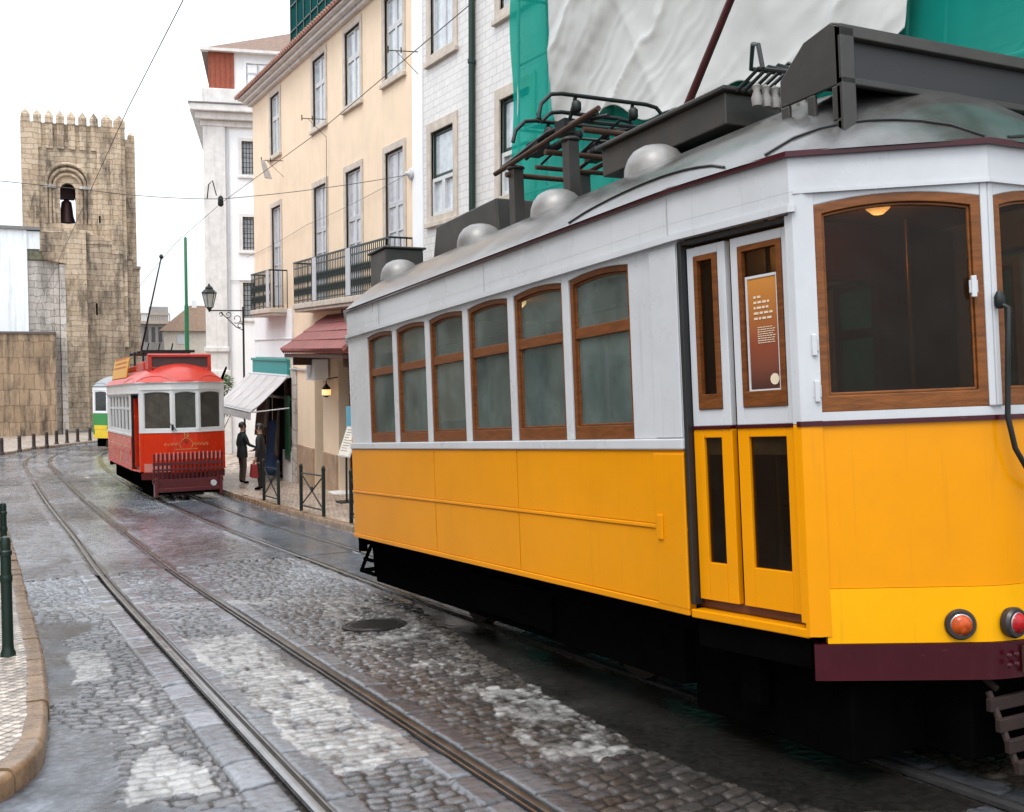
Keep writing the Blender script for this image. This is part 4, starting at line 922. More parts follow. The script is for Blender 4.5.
for k in range(72): m.tube([(.7+k*.2,.47,10.01),(.7+k*.2,-.6,10.41)], .05, 6)
m.build('roof', mat('faded_terracotta', (.42,.21,.15), .75, 0, .2, 8, .3, 30, dirt=.3), yb_, smooth=40)
for a, b in W4: house_window(yb_, FY, a, b, 7.72, 9.46, 'sash', tw=.15)
for a, b in W4: house_window(yb_, FY, a, b, 3.12, 6.12, 'shutter', tw=.15, sill=False)
m = MB(FY); m.box(1.15,5.75,.0,.025,1.56,2.98); m.build('plaster_band', WPLAST, yb_, bevel=.01)
m = MB(FY); m.box(1.15,5.8,.0,.05,2.1,2.14); m.box(5.75,5.82,.0,.04,1.2,3.0); m.build('string_course', LIMEW, yb_)
def stone_jamb(s0, s1, z1):
    m = MB(FY)
    m.box(s0,s1,.0,.05,-3,-1.05); m.box(s0+.02,s1-.02,.0,.03,-1.05,z1); m.build('stone_pillar', PALEST, yb_, bevel=.01)
stone_jamb(5.6,6.15,1.3); 
m = MB(FY); m.box(6.2,7.8,.0,.06,-3,-.9); m.box(8.66,9.9,.0,.06,-3,-.9); m.build('plinth', PEACH:=mat('worn_peach_stone', (.48,.33,.22), .75, 0, .2, 3, .2, 30, streak=.4), yb_, bevel=.01)
m = MB(FY); m.box(7.85,8.62,-.5,-.44,-2.6,1.75); m.box(7.9,8.55,-.44,-.42,-1.7,1.5); m.build('green_door', mat('dark_green_door', (.012,.06,.045), .5, 0, .2, 4), yb_, bevel=.01)
m = MB(FY); m.box(9.95,12.3,-2.4,-2.3,-2.6,1.55); m.box(9.93,9.95,-2.3,-.3,-2.6,1.55); m.box(12.3,12.32,-2.3,-.3,-2.6,1.55); m.box(9.95,12.3,-2.3,-.3,1.55,1.6); m.build('doorway_lining', mat('dark_interior', (.03,.025,.02), .8), yb_)
m = MB(FY); m.box(9.9,12.35,-.5,.28,-3,-1.80); m.build('door_step', LIMEW, yb_, bevel=.02)
m = MB(FY); m.box(10.15,10.22,-.3,-.22,-2,1.5); m.box(11.1,11.16,-.3,-.22,-2,1.5); m.box(10.15,12.2,-.3,-.22,.9,.98); m.build('door_frame', DWOOD, yb_)
# shop
m = MB(FY); m.box(1.3,5.55,-2.8,-2.7,-2.5,.98); m.box(1.28,1.3,-2.7,-.3,-2.5,.98); m.box(5.55,5.57,-2.7,-.3,-2.5,.98); m.box(1.3,5.55,-2.7,-.3,.98,1.0); m.box(1.3,5.55,-2.7,-.3,-2.5,-2.45); m.build('shop_lining', mat('dark_shop_interior', (.05,.04,.035), .8), yb_)
m = MB(FY); m.box(4.55,5.5,-.25,.04,-3,-1.20); m.box(1.3,1.6,-.25,.04,-3,-1.3); m.build('shop_base', LIMEW, yb_, bevel=.015)
m = MB(FY); m.box(4.5,4.58,-.2,-.05,-1.2,.98); m.box(3.0,3.08,-.2,-.05,-2.4,.98); m.box(1.5,1.58,-.2,-.05,-2.4,.98); m.box(1.3,5.5,-.2,-.05,.30,.38); m.build('shop_frame', DWOOD, yb_)
m = MB(FY); m.box(4.58,5.5,-.14,-.13,-1.2,.95); m.build('shop_pane', DGLASS, yb_)
m = MB(FY); m.box(5.0,5.5,.045,.09,-1.45,.45); m.box(5.06,5.44,.09,.10,-1.4,-.6); m.box(5.06,5.44,.09,.10,-.5,.38); m.build('shutter', mat('green_shutter', (.012,.075,.035), .45, 0, .2, 5), yb_, bevel=.01)
m = MB(FY); m.box(1.1,5.4,.0,.10,1.0,1.52); m.box(1.05,5.45,.1,.14,1.46,1.54); m.box(1.05,5.45,.1,.14,.98,1.05); fas = m.build('shop_fascia', mat('teal_fascia', (.02,.30,.29), .45, 0, .15, 3, dirt=.2), yb_, bevel=.01)
m = MB(FY); m.box(5.5,7.4,.03,.06,1.23,1.27); m.lathe((7.4,.05,1.28), [(.03,-.05),(.05,0),(.03,.05)], 8); m.build('conduit', GREYWD, yb_)
# balconies
BALC = mat('blackened_green_iron', (.007,.016,.012), .45, .1)
def balcony(s0, s1, z=3.02, d=.52, posts=()):
    m = MB(FY); m.box(s0,s1,.0,d+.04,z-.14,z); m.box(s0+.04,s1-.04,.0,d,z-.22,z-.14)
    b = m.build('balcony', LIME, yb_, bevel=.015)
    m = MB(FY); zt = z+1.12
    m.box(s0,s1,d-.03,d+.01,zt-.04,zt); m.box(s0,s1,d-.02,d,z+.06,z+.09); m.box(s0,s1,d-.02,d,zt-.2,zt-.17); m.box(s0,s0+.03,.0,d,zt-.04,zt); m.box(s1-.03,s1,.0,d,zt-.04,zt)
    n = int((s1-s0)/.125)
    for k in range(n+1):
        s = s0+(s1-s0)*k/n; m.box(s-.009,s+.009,d-.018,d-.002,z,zt-.03)
        if k < n:
            e = s0+(s1-s0)*(k+1)/n; c = (s+e)/2
            for zz in (z+.3,z+.62): m.tube([(s,d-.01,zz-.15),(c,d-.01,zz),(e,d-.01,zz-.15)], .011, 4); m.tube([(s,d-.01,zz+.13),(c,d-.01,zz),(e,d-.01,zz+.13)], .011, 4)
    for k in range(4):
        for s in (s0,s1-.018): m.box(s,s+.018,d*k/4,d*k/4+.018,z,zt)
    m.build('railing', BALC, b)
    for s in posts: m = MB(FY); m.box(s-.16,s+.16,d-.005,d+.02,z+.02,zt-.02); m.build('railing_panel', GREYWD, b, bevel=.01)
    return b
balcony(2.85,5.2,posts=(4.95,)); balcony(7.75,15.1,posts=(9.7,12.4))
# tiled hood over the restaurant door
hd = thing('tiled_hood', (XF, 24.4, 2.2), 'red tiled lean to hood over the restaurant doorway', 'canopy'); FH = local(frame((XF, 35.5, 0), (0, -1)), hd)
a_, b_ = 8.65, 13.6
m = MB(FH); m.add([(a_,1.08,1.72),(b_,1.08,1.72),(b_-.5,.02,2.6),(a_+.55,.02,2.6),(a_,.02,1.72),(b_,.02,1.72)], [(0,1,2,3),(0,3,4),(1,5,2),(0,4,5,1),(4,3,2,5)])
m.build('roof_deck', TERRA, hd)
m = MB(FH)
for k in range(27):
    t = k/26; s = a_+(b_-a_)*t; s2 = a_+.55+(b_-a_-1.05)*t; 
    for q in range(4):
        f0, f1 = q/4, (q+1.12)/4
        def pt(f, dz): return (s+(s2-s)*min(1,f), 1.10-1.08*f, 1.74+.88*f+dz)
        m.tube([pt(f0,.03),pt(f1,.015)], [.085,.07], 6)
m.build('roof_tiles', mat('faded_red_tiles', (.30,.085,.07), .6, 0, .25, 5, .2, 30, dirt=.3), hd, smooth=50)
m = MB(FH); m.box(a_+.05,b_-.05,.0,1.05,1.60,1.70); m.box(a_+.3,a_+.4,.0,.9,1.4,1.6); m.box(b_-.5,b_-.4,.0,.9,1.4,1.6); m.build('soffit', mat('dark_timber',(.09,.04,.025),.7), hd, bevel=.01)
m = MB(FH); m.tube([(10.6+.12*math.cos(a*.4),.06,2.72+.12*math.sin(a*.4)) for a in range(17)], .02, 6); m.build('iron_ring', IRON, hd)
# air conditioner, wall lantern, sign, menu board
ac = thing('air_conditioner', (XF, 26.6, 1.2), 'cream air conditioner box fixed under the end of the red hood', 'air conditioner')
m = MB(); m.box(-.42,-.05,-.40,.40,-.2,.36); m.build('casing', WPLAST, ac, bevel=.02); m = MB(); m.lathe((-.425,.1,.08),[(.22,-.01),(.2,.0),(.02,.0)],20,'x'); m.build('fan_grille', GREYWD, ac)
wl = thing('wall_lantern', (XF-.3, 25.6, .75), 'small lit wall lantern under the red tiled hood', 'lantern')
m = MB(); m.lathe((0,0,0),[(.03,-.16),(.09,-.12),(.11,.08),(.04,.16),(.01,.2)],10); m.build('lantern_cap', IRON, wl)
m = MB(); m.lathe((0,0,-.02),[(.05,-.09),(.117,-.08),(.118,.06),(.05,.07)],10)
em = bpy.data.materials.new('warm_bulb'); em.use_nodes = True; em.node_tree.nodes['Principled BSDF'].inputs['Emission Color'].default_value = (1,.5,.12,1); em.node_tree.nodes['Principled BSDF'].inputs['Emission Strength'].default_value = 1.2
m.build('bulb_glass', em, wl); m = MB(); m.tube([(0,0,.15),(0,0,.3),(.3,0,.35)], .015, 6); m.build('bracket', IRON, wl)
cl = thing('cream_lampshade', (7.5, 21.75, 1.1), 'cream conical lampshade hanging at the doorway beside the yellow tram', 'lamp')
m = MB(); m.lathe((0,0,0),[(.30,-.24),(.29,-.23),(.10,.22),(.08,.23),(.01,.24)],20); m.build('lamp_shade', mat('cream_shade',(.75,.52,.22),.6), cl, smooth=40); m = MB(); m.tube([(0,0,.27),(0,0,.6)], .015,6); m.build('cord', IRON, cl)
sg = thing('blue_sign', (7.8, 22.9, .25), 'pale blue sign hanging in the dark doorway beside the tram', 'sign')
m = MB(); m.box(-.3,.3,-.02,.02,-.25,.25); sb_ = m.build('sign_board', mat('sky_blue_sign',(.16,.45,.62),.5), sg, bevel=.01)
sg.rotation_euler = (0,0,-R(18)); text('PÃO', 'lettering', Matrix.Translation((-.0,-.024,0))@Matrix.Rotation(math.pi/2,4,'X'), .2, W_, sg)
m = MB(); m.tube([(.3,0,0),(.42,0,0)], .02,6); m.tube([(-.2,0,.24),(-.2,0,1.35)], .008,5); m.build('bracket', IRON, sg)
mb_ = thing('menu_stand', (7.35, 22.5, hf(22.5)+.12), 'tilted menu board on a dark stand at the restaurant door', 'menu board')
m = MB(); m.tube([(0,0,0),(0,0,1.0)], .025, 8); m.box(-.2,.2,-.2,.2,0,.03); m.tube([(0,0,1.0),(.06,0,1.3)], .025, 6); m.build('stand', IRON, mb_)
m = MB(Matrix.Translation((.05,0,1.38))@Matrix.Rotation(R(16),4,'Z')@Matrix.Rotation(R(22),4,'Y')@Matrix.Rotation(R(-90),4,'Y')@Matrix.Rotation(R(-90),4,'Z')); m.box(-.24,.24,-.36,.36,-.02,.0); br_ = m.build('board_frame', GREYWD, mb_, bevel=.006); mM = m.M
m = MB(mM); m.box(-.21,.21,-.33,.33,.001,.008); m.build('menu_sheet', mat('menu_paper',(.75,.70,.60),.4), br_)
m = MB(mM); rr = random.Random(2)
for q in range(9): m.box(-.17,-.17+rr.uniform(.15,.32),.27-q*.062,.285-q*.062,.0085,.010)
m.build('menu_lines', mat('menu_ink',(.15,.12,.1),.6), br_)
# awning
aw = thing('shop_awning', (XF, 32.2, .9), 'grey white striped canvas awning over the shop under the teal fascia', 'awning'); 
FA = local(frame((XF, 35.5, 0), (0, -1)), aw)
s0, s1 = .7, 5.62; nn = 22; vs = []; fs = []
for j in range(13):
    t = j/12
    for i in range(nn*2+1):
        u = i/(nn*2); n_ = .14+1.08*t; z = 1.02-1.0*t-.05*math.sin(math.pi*t)+.012*math.cos(i*1.3+j)
        vs.append((s0+(s1-s0)*u, n_, z))
w_ = nn*2+1
for j in range(12):
    for i in range(nn*2): fs.append((j*w_+i, j*w_+i+1, (j+1)*w_+i+1, (j+1)*w_+i))
m = MB(FA); m.add(vs, fs); m.m = [ (1 if (f//2) % 5 == 2 else 0) for f in [k % (nn*2) for k in range(len(fs))] ]
CANV = mat('offwhite_canvas', (.50,.47,.46), .8, 0, .1, 3, .1, 40, dirt=.3); CANV2 = mat('grey_canvas_stripe', (.42,.36,.34), .8, 0, .1, 4)
o = m.build('canopy', [CANV, CANV2], aw, smooth=True); sm = o.modifiers.new('thick','SOLIDIFY'); sm.thickness = .012
m = MB(FA); vs = []
for i in range(nn*4+1):
    u = i/(nn*4); vs += [(s0+(s1-s0)*u, 1.225, .02), (s0+(s1-s0)*u, 1.235+.01*math.sin(i), -.20-.035*abs(math.sin(i*.55)))]
m.add(vs, [(2*i,2*i+1,2*i+3,2*i+2) for i in range(nn*4)]); o = m.build('valance', CANV, aw); sm = o.modifiers.new('thick','SOLIDIFY'); sm.thickness = .01
m = MB(FA)
for s in (s0+.05, s1-.03): m.tube([(s,.1,.1),(s,1.2,.0)], .02, 6); m.tube([(s,.14,1.0),(s,1.2,.0)], .02, 6)
m.tube([(s0,1.22,.01),(s1,1.22,.01)], .025, 8); m.tube([(s0,.12,1.02),(s1,.12,1.02)], .05, 10); m.build('awning_frame', GREYWD, aw)
# clothes for sale
cols = [((.42,.36,.33),'long grey blouse hanging highest at the shop front'),((.05,.09,.20),'dark blue dress hanging at the shop front under the awning'),((.10,.07,.06),'dark brown coat hanging beside the green shutter'),((.30,.22,.18),'tan shawl hanging deep under the awning')]
for k, (c, lb) in enumerate(cols):
    s = [3.55,4.0,4.75,2.7][k]; F = frame((XF, 35.5-s, 0), (.35 if k % 2 else -.3, -1)); m = MB(F); vs = []; fs = []; H = [1.15,1.7,1.5,1.2][k]; zt = [.55,-.35,.1,.3][k]
    for j in range(9):
        for i in range(15):
            u = i/14*2-1; t = j/8; vs.append((u*(.24+.10*t)*(1 if j > 0 else .6), .17+.08*t+.05*math.sin(i*1.9+j*.3)*(.3+t), zt-H*t*(1-.03*abs(math.sin(i)))))
    for j in range(8):
        for i in range(14): fs.append((j*15+i, j*15+i+1, (j+1)*15+i+1, (j+1)*15+i))
    m.add(vs, fs); o = m.build('hanging_garment', mat('garment_cloth', c, .85, 0, .15, 5), smooth=True); sm = o.modifiers.new('thick','SOLIDIFY'); sm.thickness = .03
    tag(o, lb, 'garment', 'clothes hung at the shop')

# white tiled house
wt = thing('white_tiled_house', (XF, 12, 0), 'house faced in small white glazed tiles beside the scaffolding', 'house')
FW = local(frame((XF+.004, 20.36, 0), (0, -1)), wt)
WW = [(.96,2.06,4.45,6.1,'green'),(.96,2.06,7.62,9.5,'sash'),(4.05,5.15,4.45,6.1,'green'),(4.05,5.15,7.62,9.5,'sash')]
m = MB(FW); wall_holes(m, .0, 20.3, -2, 12.5, [w_[:4] for w_ in WW]); m.build('wall', TILEW, wt)
m = MB(FW); m.box(0,20.3,-10,-9.7,-2,12.5); m.box(0,.3,-9.7,-.3,-2,12.5); m.box(20,20.3,-9.7,-.3,-2,12.5); m.box(0,20.3,-10,.3,12.5,12.7); m.build('rear_wall', WPLAST, wt)
for a, b, c, d, k in WW: house_window(wt, FW, a, b, c, d, k, tw=.2)
m = MB(FW); m.box(.0,.55,.002,.03,-2,12.5); m.build('corner_pilaster', WPLAST, wt)
m = MB(FW); m.tube([(3.03,.08,-2),(3.03,.08,12.4)], .055, 10)
for z in (1,4,7,10): m.lathe((3.03,.08,z), [(.056,-.04),(.072,-.035),(.072,.035),(.056,.04)], 10)
m.build('drainpipe', GIRON, wt, smooth=40)
m = MB(FW); m.box(2.88,3.0,.0,.02,-2,12.4); m.build('pipe_chase', PEACH, wt)
# unseen house added beyond the left pavement to block low side light
lh = thing('added_facing_house', (-4.4, 20, hf(20)), 'long cream house added out of view on the left pavement to block low light', 'house')
FO = local(frame((-4.4, 6.6, 0), (0, 1)), lh)
LW = [(1.2+3.1*k, 2.3+3.1*k, z0, z0+1.9) for k in range(10) for z0 in (3.4, 6.8)]; LD = [(1.1+3.1*k, 2.4+3.1*k, -3.6 if k % 3 == 1 else -.6, 1.7) for k in range(10)]
m = MB(FO); wall_holes(m, 0, 32, -3.6, 9.6, LW+LD); m.build('wall', mat('added_house_ochre_plaster', (.42,.33,.24), .85, 0, .1, 1.2, .12, 40, streak=.3), lh)
m = MB(FO); m.box(0,.3,-9,-.3,-3.6,9.6); m.box(31.7,32,-9,-.3,-3.6,9.6); m.box(.3,31.7,-9,-8.7,-3.6,9.6); m.build('rear_wall', PEACH, lh)
m = MB(FO); m.hexa([(-.2,.4,9.6),(32.2,.4,9.6),(32.2,-9.2,10.4),(-.2,-9.2,10.4)],[(-.2,.4,9.75),(32.2,.4,9.75),(32.2,-9.2,10.55),(-.2,-9.2,10.55)]); m.build('roof', TERRA, lh)
for a, b, c, d in LW: house_window(lh, FO, a, b, c, d, 'sash')
for a, b, c, d in LD: m = MB(FO); m.box(a,b,-.25,-.2,c,d); m.box(a+.08,b-.08,-.2,-.17,c+.1,d-.1); m.build('door' if c < -1 else 'window_shutter', GIRON if c < -1 else DWOOD, lh, bevel=.01)
# roof garden screen behind the cornice
rs = thing('roof_screen', (9.2, 31, 10.7), 'dark teal netted frame standing on the roof behind the red eaves', 'roof screen')
m = MB(); m.box(-.02,.0,-2.2,2.3,0,3.2); m.box(0,2,2.28,2.3,0,3.2); m.build('net', netting('dark_teal_net',(.02,.12,.12),.85), rs)
m = MB()
for k in range(7): m.box(-.06,-.02,-2.2+k*.75-.03,-2.2+k*.75+.03,-.2,3.2)
for z in (.4,1.2,2,2.8): m.box(-.06,-.02,-2.2,2.3,z-.025,z+.025)
m.box(-.05,2,2.25,2.32,3.1,3.2); m.build('frame', GIRON, rs)

# scaffold
sc = thing('scaffold', (7.8, 9, hf(9)), 'steel scaffold wrapped in green netting behind the yellow tram', 'scaffold')
Ms = Matrix.Translation(-sc.location)
m = MB(Ms)
for y in [14.5-1.9*k for k in range(7)]:
    for x in (7.56, 8.06): m.tube([(x,y,-1.2),(x,y,13)], .024, 8)
    for z in (1.2,3.2,5.2,7.2,9.2,11.2): m.tube([(7.5,y,z),(8.1,y,z)], .022, 6)
for z in (1.2,2.2,3.2,4.2,5.2,6.2,7.2,8.2,9.2,11.2):
    m.tube([(7.6,14.6,z),(7.6,3,z)], .022, 6)
for k in range(5): m.tube([(7.62,14.4-1.9*k,1.2+2*(k%3)),(7.62,12.5-1.9*k,3.2+2*(k%3))], .02, 6)
m.build('pole_frame', mat('galvanised_tube',(.50,.52,.52),.5,.2), sc, smooth=50)
m = MB(Ms)
for z in (1.25,3.25,5.25,7.25,9.25,11.25): m.box(7.6,8.08,3,14.5,z,z+.05)
m.build('walk_board', mat('weathered_boards',(.22,.16,.10),.8,0,.2,3,stretch=(6,1,6)), sc)
vs = []; fs = []; ny, nz = 90, 70
for i in range(ny+1):
    for j in range(nz+1):
        y = 14.62-12*i/ny; z = -1.2+14.2*j/nz
        vs.append((7.50+.03*math.sin(y*2.1+z*.6)+.025*math.sin(z*2.9+y*.7)-.05*abs(math.sin((14.5-y)/1.9*math.pi))*.6, y, z))
for i in range(ny):
    for j in range(nz): a = i*(nz+1)+j; fs.append((a,a+1,a+nz+2,a+nz+1))
k0 = len(vs); 
for j in range(nz+1): vs.append((8.12, 14.64, -1.2+14.2*j/nz))
for j in range(nz): fs.append((j, j+1, k0+j+1, k0+j))
m = MB(Ms); m.add(vs, fs); m.build('green_net', netting('teal_debris_net',(.012,.46,.38),.55), sc, smooth=True)
ws = MB(); vs = []; fs = []; ny, nz = 150, 170; rr = np.random.default_rng(5)
Yg = np.linspace(13.05, 6.60, ny+1)[:, None]+0*np.arange(nz+1)[None, :]; Zb = 4.98-.50*np.clip((13.3-Yg)/4.5,0,1)+.10*np.sin(Yg*2.3)+.06*np.sin(Yg*5.1)
Zg = Zb+(13.2-Zb)*np.linspace(0,1,nz+1)[None,:]**1.25
q = (Yg*.56+Zg*.83); q2 = (Yg*.83-Zg*.56)
nzv = fbm(Yg*.9, Zg*.9, 301, 4)-.5
def ridge(t, sharp): return (1-np.abs(2*t-1))**sharp
ph = q*.75+.35*nzv*2
D = .17*ridge(vn(ph*.95, q2*.10, 302), 2.2)+.045*ridge(vn(ph*2.6+3, q2*.13+nzv*.5, 303), 4)+.014*ridge(vn(ph*7+9, q2*.3, 305), 2)+.07*(fbm(Yg*.7, Zg*.6, 306, 2)-.3)+.05*ridge(vn(Yg*1.3-Zg*.8, Yg*.1+Zg*.12, 307), 4)
Xg = 7.42-D*.8
V = np.stack([Xg, Yg+.05*nzv, Zg], -1).reshape(-1,3); ii = np.arange((ny+1)*(nz+1)).reshape(ny+1, nz+1)
Fq = np.stack([ii[:-1,:-1],ii[:-1,1:],ii[1:,1:],ii[1:,:-1]],-1).reshape(-1,4)
ws.v = [tuple(p) for p in V]; ws.f = [tuple(int(x) for x in f) for f in Fq]; ws.m = [0]*len(ws.f)
SHEET = mat('white_tarpaulin', (.46,.455,.43), .42, 0, .05, .8, .25, 5, dirt=.12)
o = ws.build('dust_sheet', SHEET, smooth='all', recalc=False); tag(o, 'creased white dust sheet draped over the green scaffold netting', 'dust sheet')
so = o.modifiers.new('thick','SOLIDIFY'); so.thickness = .006

# ------------------------------------------------------------------ white corner house, tower, far things
cx_, cy_ = 8.75, 45.5
wh = thing('white_corner_house', (cx_, cy_, -3), 'tall white corner house with barred windows and a red tiled attic', 'house')
FC = local(frame((cx_, cy_, -.28), (math.sin(R(104)), math.cos(R(104)))), wh)
P_ = .0423
WN = [(1.52,2.28,9.55,10.95),(1.52,2.28,6.35,7.75),(1.50,2.26,3.45,4.95)]+[(4.4,5.1,9.5,10.8),(4.4,5.1,6.25,7.65),(4.4,5.1,3.35,4.75)]
m = MB(FC); wall_holes(m, 0, 12, -3.5, 11.7, WN, .35); m.build('wall', WPLAST, wh)
m = MB(FC); m.box(0,.35,-9,-.35,-3.5,11.7); m.box(11.6,12,-9,-.35,-3.5,11.7); m.box(.35,11.6,-9,-8.7,-3.5,11.7); m.build('side_wall', WPLAST, wh)
m = MB(FC); m.box(-.05,.85,.0,.12,-3.5,11.5); m.box(-.12,.9,.12,.2,2.0,2.2); m.box(-.12,.95,.0,.22,-3.5,1.2); m.build('pilaster', LIMEW, wh, bevel=.02)
m = MB(FC); m.box(-.15,12,-9,.15,11.5,11.75); m.box(-.35,12,-9,.38,11.75,12.05); m.box(-.55,12,-9,.6,12.05,12.35); m.box(-.1,12,-9,.1,12.35,13.1); m.build('cornice', LIMEW, wh, bevel=.03)
m = MB(FC); m.box(-.6,12,-9,.64,12.35,12.40); m.build('cornice_edge', mat('grey_lead',(.22,.20,.19),.6), wh)
m = MB(FC); m.box(.2,11,-8,-.3,13.0,14.75); at = m.build('attic_wall', WPLAST, wh)
for a, b in ((.2,1.25),(3.2,4.6)):
    m = MB(FC); m.box(a,b,-.3,-.22,13.05,14.75)
    for k in range(int((b-a)/.21)): m.box(a+.04+k*.21,a+.06+k*.21,-.22,-.19,13.05,14.75)
    m.build('tile_hanging', TERRA, at)
house_window(wh, FC @ Matrix.Translation((0,-.3,0)), 1.75, 2.75, 13.15, 14.3, 'sash', WPLAST, .12, .0)
m = MB(FC); m.add([(-.1,.0,14.75),(11.3,.0,14.75),(11.3,-8.3,14.75),(-.1,-8.3,14.75),(5.5,-4.1,17.2)], [(0,1,4),(1,2,4),(2,3,4),(3,0,4),(0,3,2,1)]); m.build('roof', mat('brown_roof_tiles',(.24,.15,.11),.8,0,.25,6,.3,20), wh)
m = MB(FC); m.box(-.12,11.3,-.3,.04,14.68,14.80); m.build('eaves', LIMEW, wh)
for a, b, c, d in WN:
    sw_ = house_window(wh, FC, a, b, c, d, 'sash', LIMEW, .14, .12)
    m = MB(FC)
    for k in range(6): s = a+(b-a)*(k+.5)/6; m.box(s-.014,s+.014,-.02,.01,c,d)
    for k in range(7): z = c+(d-c)*(k+.5)/7; m.box(a,b,-.015,.005,z-.012,z+.012)
    m.build('window_bars', IRON, sw_)
m = MB(FC); m.tube([(.95,.06,12),(.95,.06,-3)], .035, 6); m.tube([(.95,.06,5.05),(3.5,.06,5.05)], .02, 5); m.build('drainpipe', GREYWD, wh)

ox, oy = 3.23, 84.69
tw_ = thing('cathedral_tower', (ox, oy, -5), 'square sandstone church tower with pointed battlements and an arched belfry', 'tower')
FT = local(frame((ox, oy, 0), (0.9976, -0.0698)), tw_)
W1 = 7.04; D1 = 7.2
# belfry wall with an arched opening
ax, ar = 3.05, 0.53; az0, azs = 11.17, 13.69
hole_o = [(ax-ar, az0), (ax+ar, az0)]+[(ax+ar*math.cos(t*math.pi/10), azs+ar*1.15*math.sin(t*math.pi/10)) for t in range(11)]
big = 1.52; bs = 14.13
def archloop(r, z0, zs, k=1.0): return [(ax-r, z0), (ax+r, z0)]+[(ax+r*math.cos(t*math.pi/14), zs+r*k*math.sin(t*math.pi/14)) for t in range(15)]
m = MB(FT)
def plate(n0, n1, r, zs):     # front wall between s=0..W1 with an arched hole of radius r
    lp = archloop(r, az0, zs)
    m.box(0, ax-r, n0, n1, az0, 18.48); m.box(ax+r, W1, n0, n1, az0, 18.48); m.box(0, W1, n0, n1, 2, az0)
    top = lp[2:]
    for (p0, q0), (p1, q1) in zip(top[:-1], top[1:]):
        m.hexa([(p0,n0,q0),(p1,n0,q1),(p1,n1,q1),(p0,n1,q0)], [(p0,n0,18.48),(p1,n0,18.48),(p1,n1,18.48),(p0,n1,18.48)])
plate(-.35, 0, big, bs); plate(-.9, -.352, ar, azs)
m.box(0,.8,-D1,-.9,2,18.48); m.box(W1-.8,W1,-D1,-.9,2,18.48); m.build('belfry_wall', STONE, tw_)
m = MB(FT); plate(-D1, -D1+.7, ar*1.1, azs); m.build('rear_wall', STONE, tw_)
m = MB(FT); m.box(.8,W1-.8,-D1+.7,-.9,16.64,16.79); m.box(.8,W1-.8,-D1+.7,-.9,11.10-.3,11.10); m.build('belfry_floor', STONE, tw_)
for k, r in enumerate((big*.97, big*.80, big*.63)):
    m = MB(FT); lp = archloop(r, az0, bs-.12*k); m.tube([(a, -.05-.12*k, b) for a, b in lp[1:]+[lp[0]]], .13, 8); m.build('arch_moulding', STONE, tw_, smooth=60)
m = MB(FT)
for r in (big*.97, big*.80, big*.63):
    for sg_ in (-1,1): m.box(ax+sg_*r-.17, ax+sg_*r+.17, -.3, .08, bs-.35, bs-.15)
m.box(ax-ar-.45, ax-ar, -.5, -.36, az0, 12.95); m.box(ax+ar, ax+ar+.45, -.5, -.36, az0, 12.95)
m.build('capital', PALEST, tw_)
m = MB(FT); m.box(-.05,1.13,.0,.22,2,18.48); m.box(5.10,W1+.05,.0,.22,2,18.48); m.box(6.01,6.79,.22,.4,9,18.11); m.build('corner_buttress', STONE, tw_, bevel=.03)
for k, px in enumerate((0.31,1.08,1.87,2.63,3.39,4.16,4.94,5.84,6.72)):
    c = px; hw = .29 if k not in (7, 8) else .40
    for rowi, nn_ in enumerate((0.24, -D1+.35)):
        m = MB(FT); m.box(c-hw,c+hw,nn_-.55,nn_,18.48,18.99); m.add([(c-hw,nn_-.55,18.99),(c+hw,nn_-.55,18.99),(c+hw,nn_,18.99),(c-hw,nn_,18.99),(c,nn_-.27,19.47)],[(0,1,4),(1,2,4),(2,3,4),(3,0,4)])
        if rowi == 0: m.box(c-hw*.8,c+hw*.8,-.1,.18,16.64,18.48)
        m.build('merlon', STONE, tw_)
for q in range(1,7):
    for s in (.2, W1-.2):
        c = .24-q*.98; m = MB(FT); m.box(s-.25,s+.25,c-.5,c,18.48,18.99); m.add([(s-.25,c-.5,18.99),(s+.25,c-.5,18.99),(s+.25,c,18.99),(s-.25,c,18.99),(s,c-.25,19.47)],[(0,1,4),(1,2,4),(2,3,4),(3,0,4)]); m.build('merlon', STONE, tw_)
m = MB(FT); a, b = W1+.05, 7.86
m.box(a,b,-3.6,-1.0,2,17.89); m.box(a+.3,b,-2.2,-1.3,17.89,18.26); m.add([(a+.3,-2.2,18.26),(b,-2.2,18.26),(b,-1.3,18.26),(a+.3,-1.3,18.26),((a+b)/2+.15,-1.75,18.62)],[(0,1,4),(1,2,4),(2,3,4),(3,0,4)])
m.build('stair_turret', STONE, tw_, bevel=.03)
m = MB(FT); m.box(2.69,4.22,-.1,.75,-6,10.66); m.hexa([(2.69,-.1,10.66),(4.22,-.1,10.29),(4.22,.75,10.29),(2.69,.75,10.66)],[(2.69,-.1,10.80),(4.22,-.1,10.58),(4.22,.6,10.51),(2.69,.6,10.73)]); m.build('buttress', STONE, tw_, bevel=.04)
m = MB(FT); m.box(4.22,6.80,-6,.35,-6,9.69); m.hexa([(4.22,-1,9.69),(6.83,-1,9.69),(6.83,.42,9.69),(4.22,.42,9.69)],[(4.22,-1,10.73),(6.83,-1,9.99),(6.83,.3,9.91),(4.22,.3,10.58)]); m.box(5.06,5.90,.35,.45,-6,6.27); m.build('lower_wall', STONE2, tw_, bevel=.03)
m = MB(FT); m.box(4.81,4.94,.30,.37,4.41,5.30); m.box(5.16,5.27,.2,.26,11.32,11.84); m.build('slit_window', BLACK, tw_)
m = MB(FT); m.box(6.80,7.48,-4,-.1,-6,8.73); m.box(7.48,8.02,-4,-.5,-6,8.06); m.box(6.76,7.55,-4,.0,8.65,8.95); m.box(7.41,8.09,-4,-.4,7.98,8.21); m.build('side_buttress', STONE2, tw_, bevel=.03)
